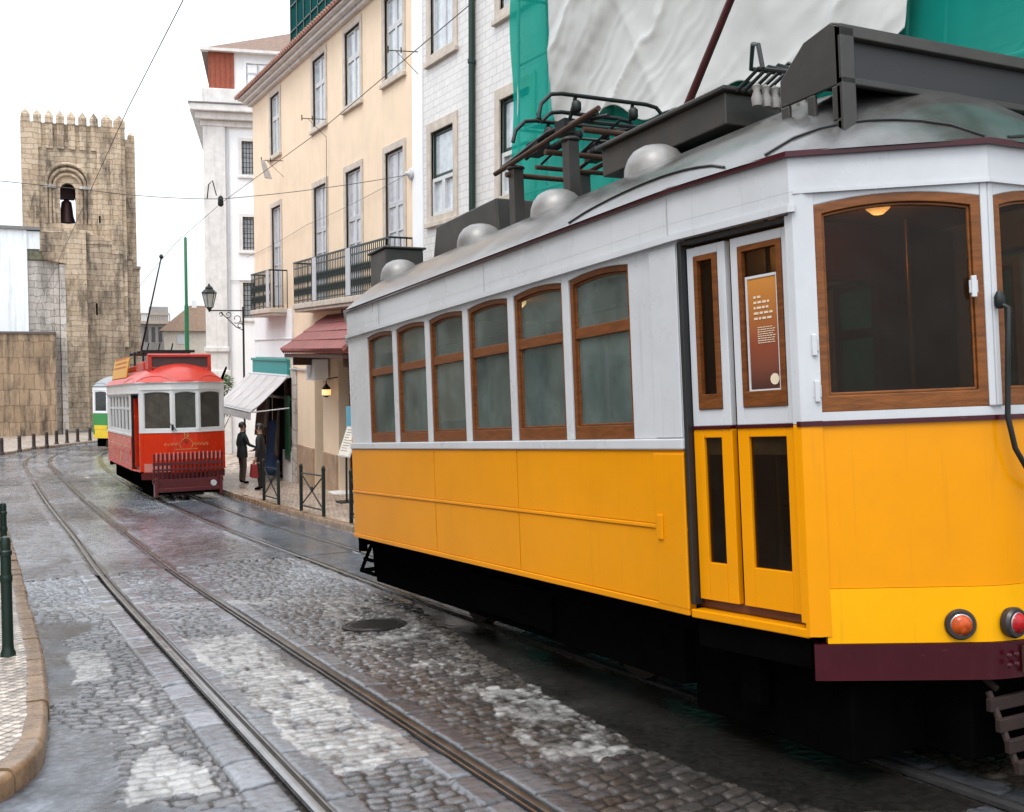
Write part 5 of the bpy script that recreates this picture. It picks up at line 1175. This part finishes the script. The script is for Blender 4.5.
m = MB(FT); m.box(1.87,2.69,-3,.3,-6,10.73); m.build('pier', STONE2, tw_)
bl = thing('church_bell', tuple((tw_.matrix_basis @ FT) @ Vector((ax-.1, -2.2, 12.58))), 'dark bronze bell hanging in the belfry arch of the stone tower', 'bell')
m = MB(); m.lathe((0,0,0), [(.62,-1.1),(.60,-1.0),(.48,-.6),(.42,.0),(.36,.45),(.15,.62),(.02,.65)], 20); m.build('bell_body', mat('bronze',(.10,.05,.05),.5,.5), bl, smooth=50)
m = MB(); m.box(-.55,.55,-.3,.3,.65,1.9); m.tube([(-1.2,.3,.9),(1.2,-.3,.9)], .12, 8); m.build('headstock', mat('dark_purple_timber',(.06,.025,.03),.7), bl)
# pale masonry block, white house, tall wall
ox, oy = 1.20, 71.32
wv = thing('retaining_wall', (ox, oy, -4.5), 'tall brown streaked stone wall behind the far row of bollards', 'wall'); FV = local(frame((ox, oy, 0), (0.9986, -0.0523)), wv)
m = MB(FV); m.box(-9,3.18,-1.2,0,-5.5,2.78); m.build('stonework', masonry('rust_streaked_wall', (.37,.26,.165), (.28,.19,.115), (.20,.13,.08), .55, 1.0, .9, .02, .95, .8, warp=.35), wv)
m = MB(FV); m.box(-9,3.24,-1.3,.08,2.78,2.94); m.build('coping', mat('dark_coping_stone',(.12,.10,.09),.85), wv, bevel=.02)
pm_ = thing('masonry_block', (ox, oy, -4), 'pale cracked masonry block between the white house and the tower', 'ruin'); FP = local(frame((ox, oy, 0), (0.9986, -0.0523)), pm_)
m = MB(FP); m.box(1.67,3.18,-6,-1.6,-3,7.48); m.build('pale_wall', PALEST, pm_, bevel=.03)
m = MB(FP); m.box(3.18,3.49,-5,-1.35,-5,7.48); m.box(3.51,3.85,-5,-1.0,-5,7.24); m.build('pier', PALEST, pm_, bevel=.03)
m = MB(FP)
m.hexa([(2.64,-5,7.24),(3.90,-5,7.24),(3.90,-.8,7.24),(2.64,-1.2,7.48)],[(2.52,-5,7.98),(3.96,-5,7.98),(3.96,-.8,7.98),(2.52,-1.2,7.98)]); m.box(2.35,3.90,-5,-1.4,7.98,9.33); m.build('broken_cornice', STONE2, pm_, bevel=.05)
m = MB(FP); m.box(1.45,2.69,-4.5,-1.45,7.48,8.16); m.build('ledge', mat('mossy_stone',(.20,.19,.12),.9,0,.3,3,.4,20), pm_, bevel=.06)
lw = thing('low_white_house', (ox, oy, -4), 'plain white rendered house above the tall brown stone wall', 'house'); FL = local(frame((ox, oy, 0), (0.9986, -0.0523)), lw)
m = MB(FL); m.hexa([(-9,-9,-3),(1.67,-9,-3),(1.67,-1.3,-3),(-9,-1.3,-3)],[(-9,-9,9.33),(1.67,-9,9.33),(1.67,-1.3,9.33),(-9,-1.3,9.33)]); m.box(1.67,2.41,-6.5,-1.38,8.16,9.27); m.build('wall', mat('stained_whitewash',(.80,.82,.84),.85,0,.05,1,.1,30,streak=.35), lw)
m = MB(FL); m.box(-9,2.47,-9,-1.15,9.33,9.55); m.build('roof_edge', mat('grey_slate_edge',(.20,.19,.18),.8), lw, bevel=.02)

gx, gy = 12.91, 96.99
gb = thing('grey_gallery_house', (gx, gy, -4), 'distant grey house with a balustraded gallery right of the stone tower', 'house'); FG = local(frame((gx, gy, 0), (0.9925, -0.1219)), gb)
m = MB(FG); m.box(0,2.37,-6,0,-4,4.18); m.box(0.77,2.37,-6,-1.5,4.18,5.69); m.build('wall', mat('grey_render',(.42,.40,.38),.85,0,.15,1.5,streak=.4), gb)
m = MB(FG); m.box(-.3,2.45,-.2,.3,4.10,4.36); m.box(-.3,2.45,-.2,.3,4.89,5.07)
for k in range(16): m.box(k*.16,k*.16+.08,-.05,.1,4.36,4.89)
m.build('balustrade', LIME, gb)
for k in range(4): m = MB(FG); m.box(.3+k*.58,.62+k*.58,.0,.03,2.50,3.83); m.build('window', mat('dim_far_window',(.10,.10,.11),.3), gb)
gx, gy = 13.76, 89.80
tb = thing('gabled_house', (gx, gy, -4), 'small pale house with a brown tiled gable roof left of the white corner house', 'house'); FB = local(frame((gx, gy, 0), (0.9848, -0.1736)), tb)
m = MB(FB); m.box(0,3.35,-6,0,-4,3.37); m.build('wall', mat('cream_render',(.66,.58,.48),.85,0,.1,2), tb)
m = MB(FB); m.add([(-.4,.4,3.37),(3.51,.4,3.37),(3.51,-3,5.60),(2.07,-3,5.60),(-.4,-6,3.37),(3.51,-6,3.37)],[(0,1,2,3),(0,3,4),(3,2,5,4),(1,5,2),(0,4,5,1)]); m.build('roof', mat('ochre_roof_tiles',(.26,.16,.10),.8,0,.25,6,.3,20), tb)
m = MB(FB); m.box(1.04,1.59,.0,.05,2.29,3.12); m.build('window', WHITEWD, tb); m = MB(FB); m.box(2.23,2.63,-3.3,-2.7,5.27,6.02); m.build('chimney', WPLAST, tb)

# ------------------------------------------------------------------ street furniture
DGI = mat('dark_bottle_green_iron', (.007,.026,.018), .4, .1, .2, 6, .1, 30)
def bollard(loc, H, r, name, material, label, group):
    t = thing(name, loc, label, 'bollard', group)
    m = MB(); m.lathe((0,0,0), [(r*1.35,-.05),(r*1.35,.03),(r*1.05,.06),(r,.1),(r*.92,H-.16),(r*1.12,H-.15),(r*1.12,H-.12),(r*.92,H-.11),(r*.95,H-.04),(r*.7,H-.01),(r*.2,H)], 18); m.build('post', material, t, smooth=40)
    m = MB(); m.lathe((0,0,0), [(r*1.02,H*.62),(r*1.1,H*.63),(r*1.1,H*.67),(r*1.02,H*.68)], 18); m.build('collar', material, t, smooth=40); return t
bollard((.16,9.14,hf(9.14)+.11), .97, .043, 'street_bollard', DGI, 'dark green iron bollard nearest on the left pavement edge', 'green bollards on the left pavement')
bollard((.24,14.6,hf(14.6)+.11), .97, .043, 'street_bollard', DGI, 'dark green bollard just behind the nearest one at the left edge', 'green bollards on the left pavement')
BRB = mat('brown_iron_bollard', (.045,.028,.022), .6, .2, .2, 6)
fb = [(.55,50.2),(1.02,51.8),(1.81,53.7),(2.51,55.7),(3.17,57.2),(3.73,58.9),(4.3,59.8),(4.9,60.7),(5.6,61.6)]
for k, (x, y) in enumerate(fb):
    ww = ['first','second','third','fourth','fifth','sixth','seventh','eighth','ninth'][k]
    bollard((x-.15,y+.35,hf(y)+.11), .72, .085, 'short_bollard', BRB, f'{ww} brown bollard from the left in the far row below the stone wall', 'short bollards along the far kerb')
BARM = mat('blackish_green_iron', (.008,.014,.011), .5, .2)
def barrier(y0, y1, x, label):
    t = thing('cross_barrier', (x,(y0+y1)/2,hf((y0+y1)/2)+.12), label, 'barrier', 'iron crossed barriers along the right kerb'); l = (y1-y0)/2; dz = hf(y0)-hf((y0+y1)/2)
    for sg2 in (-1,1):
        m = MB(); zz = dz*(-sg2); m.box(-.03,.03,sg2*l-.03,sg2*l+.03,zz-.08,zz+.90); m.box(-.036,.036,sg2*l-.036,sg2*l+.036,zz+.90,zz+.93); m.lathe((0,sg2*l,zz+.93), [(.036,0),(.04,.03),(.025,.06),(.005,.07)], 10); m.build('post', BARM, t, bevel=.003)
    m = MB(); m.tube([(0,-l,dz+.80),(0,l,-dz+.80)], .018, 6); m.tube([(0,-l,dz+.12),(0,l,-dz+.12)], .018, 6); m.tube([(0,-l,dz+.12),(0,l,-dz+.80)], .016, 6); m.tube([(0,-l,dz+.80),(0,l,-dz+.12)], .016, 6)
    m.lathe((0,0,.5), [(.05,-.02),(.05,.02)], 10, 'x'); m.build('crossed_bars', BARM, t); return t
barrier(23.2,24.55,5.98,'dark iron crossed barrier standing in front of the two people'); barrier(19.75,21.35,5.98,'dark iron crossed barrier between the people and the yellow tram')
barrier(16.4,18.05,5.98,'dark iron barrier whose one post shows beside the yellow tram end')
lp_ = thing('street_lantern', (XF-.02, 35.42, 2.9), 'old iron street lantern on a scrolled bracket at the apricot house corner', 'street lamp')
m = MB(); m.tube([(-.1,.12,.35),(-.1,.12,-5.4)], .035, 8); m.tube([(-.1,.1,.22),(-1.22,.1,.20)], .022, 6)
def scroll(x0, z0, r, t0, t1): m.tube([(x0+r*(1-.55*(k/14))*math.cos(t0+(t1-t0)*k/14), .1, z0+r*(1-.55*(k/14))*math.sin(t0+(t1-t0)*k/14)) for k in range(15)], .013, 5)
m.tube([(-.1,.1,-.45),(-.35,.1,-.33),(-.6,.1,-.08),(-.85,.1,.14)], .016, 6); scroll(-.32,-.06,.16,-2.2,3.6); scroll(-.60,.08,.11,-2,4); scroll(-.22,-.3,.10,0,5.5); scroll(-.85,.1,.08,-2,4)
m.build('bracket', IRON, lp_)
ML = Matrix.Translation((-1.22,.1,.22)) @ Matrix.Scale(.82,4) @ Matrix.Translation((1.22,-.1,-.22))
m = MB(ML); m.lathe((-1.22,.1,.22), [(.03,-.08),(.05,-.02),(.10,.06),(.16,.10),(.10,.12)], 6); m.lathe((-1.22,.1,.22), [(.30,.66),(.31,.70),(.20,.82),(.16,.84),(.16,.90),(.10,.96),(.05,.98),(.05,1.02),(.005,1.08)], 6)
for k in range(6):
    a = math.pi/3*k; m.tube([(-1.22+.15*math.cos(a),.1+.15*math.sin(a),.33),(-1.22+.28*math.cos(a),.1+.28*math.sin(a),.88)], .014, 5)
m.build('lantern_frame', IRON, lp_)
m = MB(ML); m.lathe((-1.22,.1,.22), [(.14,.11),(.265,.66)], 6); m.build('lantern_glass', glass('lantern_glass',(.55,.55,.52),.1,.4), lp_)
gp = MB(); gp.lathe((6.15,35.4,0), [(.10,hf(35)-.2),(.10,.5),(.075,.6),(.07,3.2),(.05,3.3),(.05,5.45),(.01,5.5)], 12); tag(gp.build('steel_pole', mat('bright_green_pole',(.01,.16,.06),.45), smooth=40), 'slim green steel pole rising behind the red tram', 'pole')
# shrub
sh = thing('shrub', (7.9, 38.6, hf(38)), 'leafy shrub showing above the awning beside the white house', 'shrub')
m = MB(); m.tube([(0,0,0),(.05,0,1.2),(-.02,.05,2.2)], [.05,.04,.03], 6)
for k in range(7): a = k*.9; m.tube([(0,0,1.3+.15*k),(.35*math.cos(a),.35*math.sin(a),2.0+.16*k)], [.02,.008], 5)
m.build('stem', RUST, sh)
m = MB(); rr = random.Random(6)
for k in range(650):
    c = rr.choice([(0,0,2.6,.42),(.3,.1,2.2,.35),(-.3,.1,2.35,.35),(.05,-.1,3.0,.3),(.2,0,3.2,.2)]); d = Vector((rr.gauss(0,1),rr.gauss(0,1),rr.gauss(0,1))).normalized()*c[3]*rr.random()**.4
    p = Vector(c[:3])+d; a = Vector((rr.uniform(-1,1),rr.uniform(-1,1),rr.uniform(-.6,.4))).normalized(); b = a.orthogonal().normalized(); L_ = rr.uniform(.09,.17)
    m.quad(tuple(p), tuple(p+a*L_*.5+b*L_*.25), tuple(p+a*L_), tuple(p+a*L_*.5-b*L_*.25))
m.build('leaves', mat('shrub_leaf',(.10,.16,.05),.5,0,.35,3,col2=(.035,.07,.02)), sh)
# ------------------------------------------------------------------ overhead wires
WIREM = mat('weathered_copper_wire', (.07,.06,.06), .5, .4)
def wire(pts, label, r=.0065, sag=0, name='overhead_wire', cat='overhead wire', group='overhead tram wires'):
    r *= .85
    m = MB(); out = []
    for a, b in zip(pts[:-1], pts[1:]):
        for k in range(8): t = k/8; p = Vector(a).lerp(Vector(b), t); p.z -= sag*4*t*(1-t); out.append(p)
    out.append(Vector(pts[-1])); m.tube(out, r, 6); o = m.build(name, WIREM, smooth=True); tag(o, label, cat, group); return o
def wz(y): return hf(y)+6.22
wire([(4.55,-6,wz(-6)),(4.55,5,wz(5)),(4.55,9.68,5.31),(4.55,15,5.0),(4.55,21.9,4.82),(4.40,26.6,4.42),(4.5,34,3.75),(4.7,43,3.4),(6.0,52,3.1)], 'contact wire running down past the apricot house to the red tram pole')
wire([(1.85,-6,wz(-6)),(1.85,4,wz(4)),(1.85,10.6,5.16),(1.85,14.7,4.98),(1.9,19.5,4.75),(1.95,30,4.1),(2.0,39,3.65),(2.1,46,3.35),(2.75,52,3.15),(3.75,55.7,3.0),(5.5,59.3,2.9),(8,62,2.8)], 'contact wire crossing the sky left of the white house towards the tower')
sp_ = wire([(-9,22.6,5.6),(1.85,21.9,4.90),(4.5,21.7,4.86),(8.12,20.4,5.44)], 'span wire strung across the street in front of the tower', .008, .05)
m = MB(); m.lathe((8.10,20.38,5.44), [(.14,.04),(.12,-.02),(.05,-.06),(.03,-.14)], 12, 'x'); ro_ = tag(m.build('wall_rosette', GREYWD, smooth=40), 'small cast rosette fixing the span wire to the apricot house', 'wire fixing')
ck = thing('wire_clamp', (4.5,21.8,4.84), 'dark clamp and loop where the span wire meets the contact wire', 'wire fixing')
m = MB(); m.lathe((0,0,0), [(.03,-.12),(.06,-.08),(.05,.06),(.02,.10)], 10); m.build('clamp_body', IRON, ck); m = MB(); m.tube([(-.25,.1,.04),(-.22,.08,.32),(-.15,.05,.40),(-.08,.02,.1)], .012, 5); m.build('hanger_loop', IRON, ck)
for k, (y, z, lb) in enumerate(((26.3,7.72,'iron wire bracket fixed under an upper window of the apricot house'),(20.0,7.85,'iron wire bracket at the joint between apricot and white tiled house'),(30.6,7.35,'short iron bracket with a rag below the farthest upper window'))):
    t = thing('wall_bracket', (XF, y, z), lb, 'bracket', 'iron brackets on the house fronts')
    m = MB(); m.tube([(.05,0,0),(-.6,.2,0)], .010, 6); m.tube([(.03,0,-.5),(-.45,.15,-.01)], .006, 6); m.tube([(-.6,.2,-.05),(-.6,.2,.09)], .014, 6); m.tube([(-.35,.12,-.04),(-.35,.12,.07)], .014, 6); m.build('arm', RUST, t)
    if k == 2: m = MB(); m.hexa([(-.5,.1,-.5),(-.3,.1,-.55),(-.3,.25,-.5),(-.5,.25,-.5)],[(-.62,.15,.0),(-.52,.15,.0),(-.52,.22,.0),(-.62,.22,.0)]); m.build('rag', CANV, t)
wire([(8.1,26.2,7.2),(8.1,26.3,3.2)], 'thin cable hanging down the apricot house front between windows', .008, 0, 'facade_cable', 'cable', None)
wire([(8.12,35.3,4.9),(8.08,28,5.2),(8.08,20.5,5.46)], 'thin cable strung along the apricot house front', .006, .05, 'facade_cable', 'cable', None)
# ------------------------------------------------------------------ people
def person(loc, rz, label, jacket, trousers, mirror=1, reach=(.30,.32,1.05)):
    t = thing('person', loc, label, 'person', None, (0,0,rz))
    V = []; E = []; Rr = []
    def n(p, r, par=None):
        V.append((p[0]*mirror, p[1], p[2])); Rr.append(r)
        if par is not None: E.append((par, len(V)-1))
        return len(V)-1
    pel = n((0,0,.95), .155); wa = n((0,.01,1.12), .14, pel); ch = n((0,.02,1.32), .165, wa); nk0 = n((0,.01,1.46), .085, ch); nk = n((0,.02,1.52), .055, nk0); hd_ = n((0,.035,1.60), .085, nk); h2 = n((0,.03,1.70), .080, hd_)
    for sx in (-1,1):
        hp = n((sx*.10,0,.86), .098, pel); kn = n((sx*.11,.03,.48), .066, hp); an = n((sx*.115,-.01,.10), .046, kn); he = n((sx*.115,.0,.045), .045, an); n((sx*.13,.15,.035), .036, he)
        s = n((sx*.19,.01,1.40), .068, ch)
        if sx == 1: el = n((.25,.10,1.14), .05, s); wr = n(reach, .032, el); d = Vector((-.1,1,-.1)).normalized()
        else: el = n((-.26,-.03,1.13), .05, s); wr = n((-.25,.06,.88), .032, el); d = Vector((0,.25,-1)).normalized()
        pm = n(tuple(Vector(V[wr])*1.0 if mirror == 1 else (V[wr][0]*mirror, V[wr][1], V[wr][2])), .03, wr) if False else wr
        base = Vector((V[wr][0]*mirror, V[wr][1], V[wr][2])); pa = n(tuple(base+d*.06), .03, wr)
        for q in range(4): f0 = n(tuple(base+d*.10+Vector((0 if sx < 0 else (q-1.5)*.017, (q-1.5)*.017 if sx < 0 else 0, 0))), .0095, pa); f1 = n(tuple(Vector((V[f0][0]*mirror,V[f0][1],V[f0][2]))+d*(.055+.01*(q in (1,2)))), .008, f0)
        n(tuple(base+d*.07+Vector((-.03*sx,.025,0))), .011, pa)
    me = bpy.data.meshes.new('tmp'); me.from_pydata(V, E, []); o = bpy.data.objects.new('tmp', me); COL.objects.link(o)
    o.modifiers.new('s','SKIN'); sv = me.skin_vertices[0].data
    for i, r in enumerate(Rr): sv[i].radius = (r, r*.82 if i in (0,1,2) else r)
    sv[0].use_root = True; ss = o.modifiers.new('u','SUBSURF'); ss.levels = 2; ss.render_levels = 2
    dg = bpy.context.evaluated_depsgraph_get(); dg.update(); ev = o.evaluated_get(dg); b = bpy.data.meshes.new_from_object(ev); bpy.data.objects.remove(o)
    for mm in (jacket, trousers, SKIN, BLACK): b.materials.append(mm)
    hands = [Vector((V[i][0],V[i][1],V[i][2])) for i in range(len(V)) if Rr[i] == .03]
    for p in b.polygons:
        c = p.center; k = 0
        if c.z < .90 and abs(c.x) < .2: k = 1
        if c.z < .075: k = 3
        if c.z > 1.50: k = 2
        if any((c-hh).length < .085+.05*(c.z < hh.z) for hh in hands): k = 2
        p.material_index = k; p.use_smooth = True
    ob = bpy.data.objects.new('body', b); COL.objects.link(ob); ob.parent = t
    m = MB(); m.lathe((0,.015,1.70), [(.093,-.07),(.100,.0),(.088,.055),(.05,.09),(.005,.10)], 16, 'z', 1, 1.12); m.build('hair', HAIR, t, smooth=True)
    m = MB(); m.lathe((0,.125,1.655), [(.018,-.03),(.02,-.015),(.008,.03)], 8); m.build('nose', SKIN, t, smooth=True)
    m = MB()
    for sx in (-1,1): m.lathe((sx*.034,.112,1.685), [(.004,-.008),(.013,0),(.004,.008)], 8)
    m.build('eyes', BLACK, t)
    m = MB()
    for sx in (-1,1): m.lathe((sx*.088,.02,1.665), [(.012,-.03),(.02,0),(.014,.03)], 8)
    m.build('ears', SKIN, t, smooth=True)
    m = MB(); m.lathe((0,.012,1.455), [(.088,-.02),(.080,.02),(.068,.05),(.06,.05)], 14); m.build('collar', jacket, t, smooth=True)
    m = MB(); m.lathe((0,.005,.9), [(.185,-.14),(.18,0),(.165,.16),(.15,.2)], 16, 'z', 1, .82); m.build('jacket_hem', jacket, t, smooth=True)
    return t
SKIN = mat('skin', (.42,.25,.18), .5, 0, .05, 8); HAIR = mat('dark_hair', (.015,.011,.009), .5)
p1 = person((6.78,30.4,hf(30.4)+.12), R(-80), 'person in a dark jacket and brown trousers standing under the awning beside the red tram', mat('dark_teal_jacket',(.012,.02,.022),.75), mat('brown_trousers',(.10,.07,.05),.85))
p2 = person((6.72,27.9,hf(27.9)+.12), R(60), 'person in a black coat standing behind the crossed barrier with a red bag', mat('black_coat',(.012,.011,.012),.75), mat('black_trousers',(.02,.018,.018),.85), 1, (.30,.30,1.02))
rb = thing('red_bag', tuple(p2.matrix_basis @ Vector((-.30,.10,.58))), 'bright red carrier bag held by the person in black', 'bag')
m = MB(); m.hexa([(-.09,-.17,-.22),(.09,-.17,-.22),(.09,.17,-.22),(-.09,.17,-.22)],[(-.06,-.15,.14),(.06,-.15,.14),(.06,.15,.14),(-.06,.15,.14)]); m.build('bag_body', mat('red_carrier',(.22,.01,.01),.6), rb, bevel=.02)
m = MB(); m.tube([(0,-.10,.13),(0,-.05,.25),(0,.05,.25),(0,.10,.13)], .009, 6); m.build('handle', mat('red_strap',(.3,.02,.02),.5), rb)
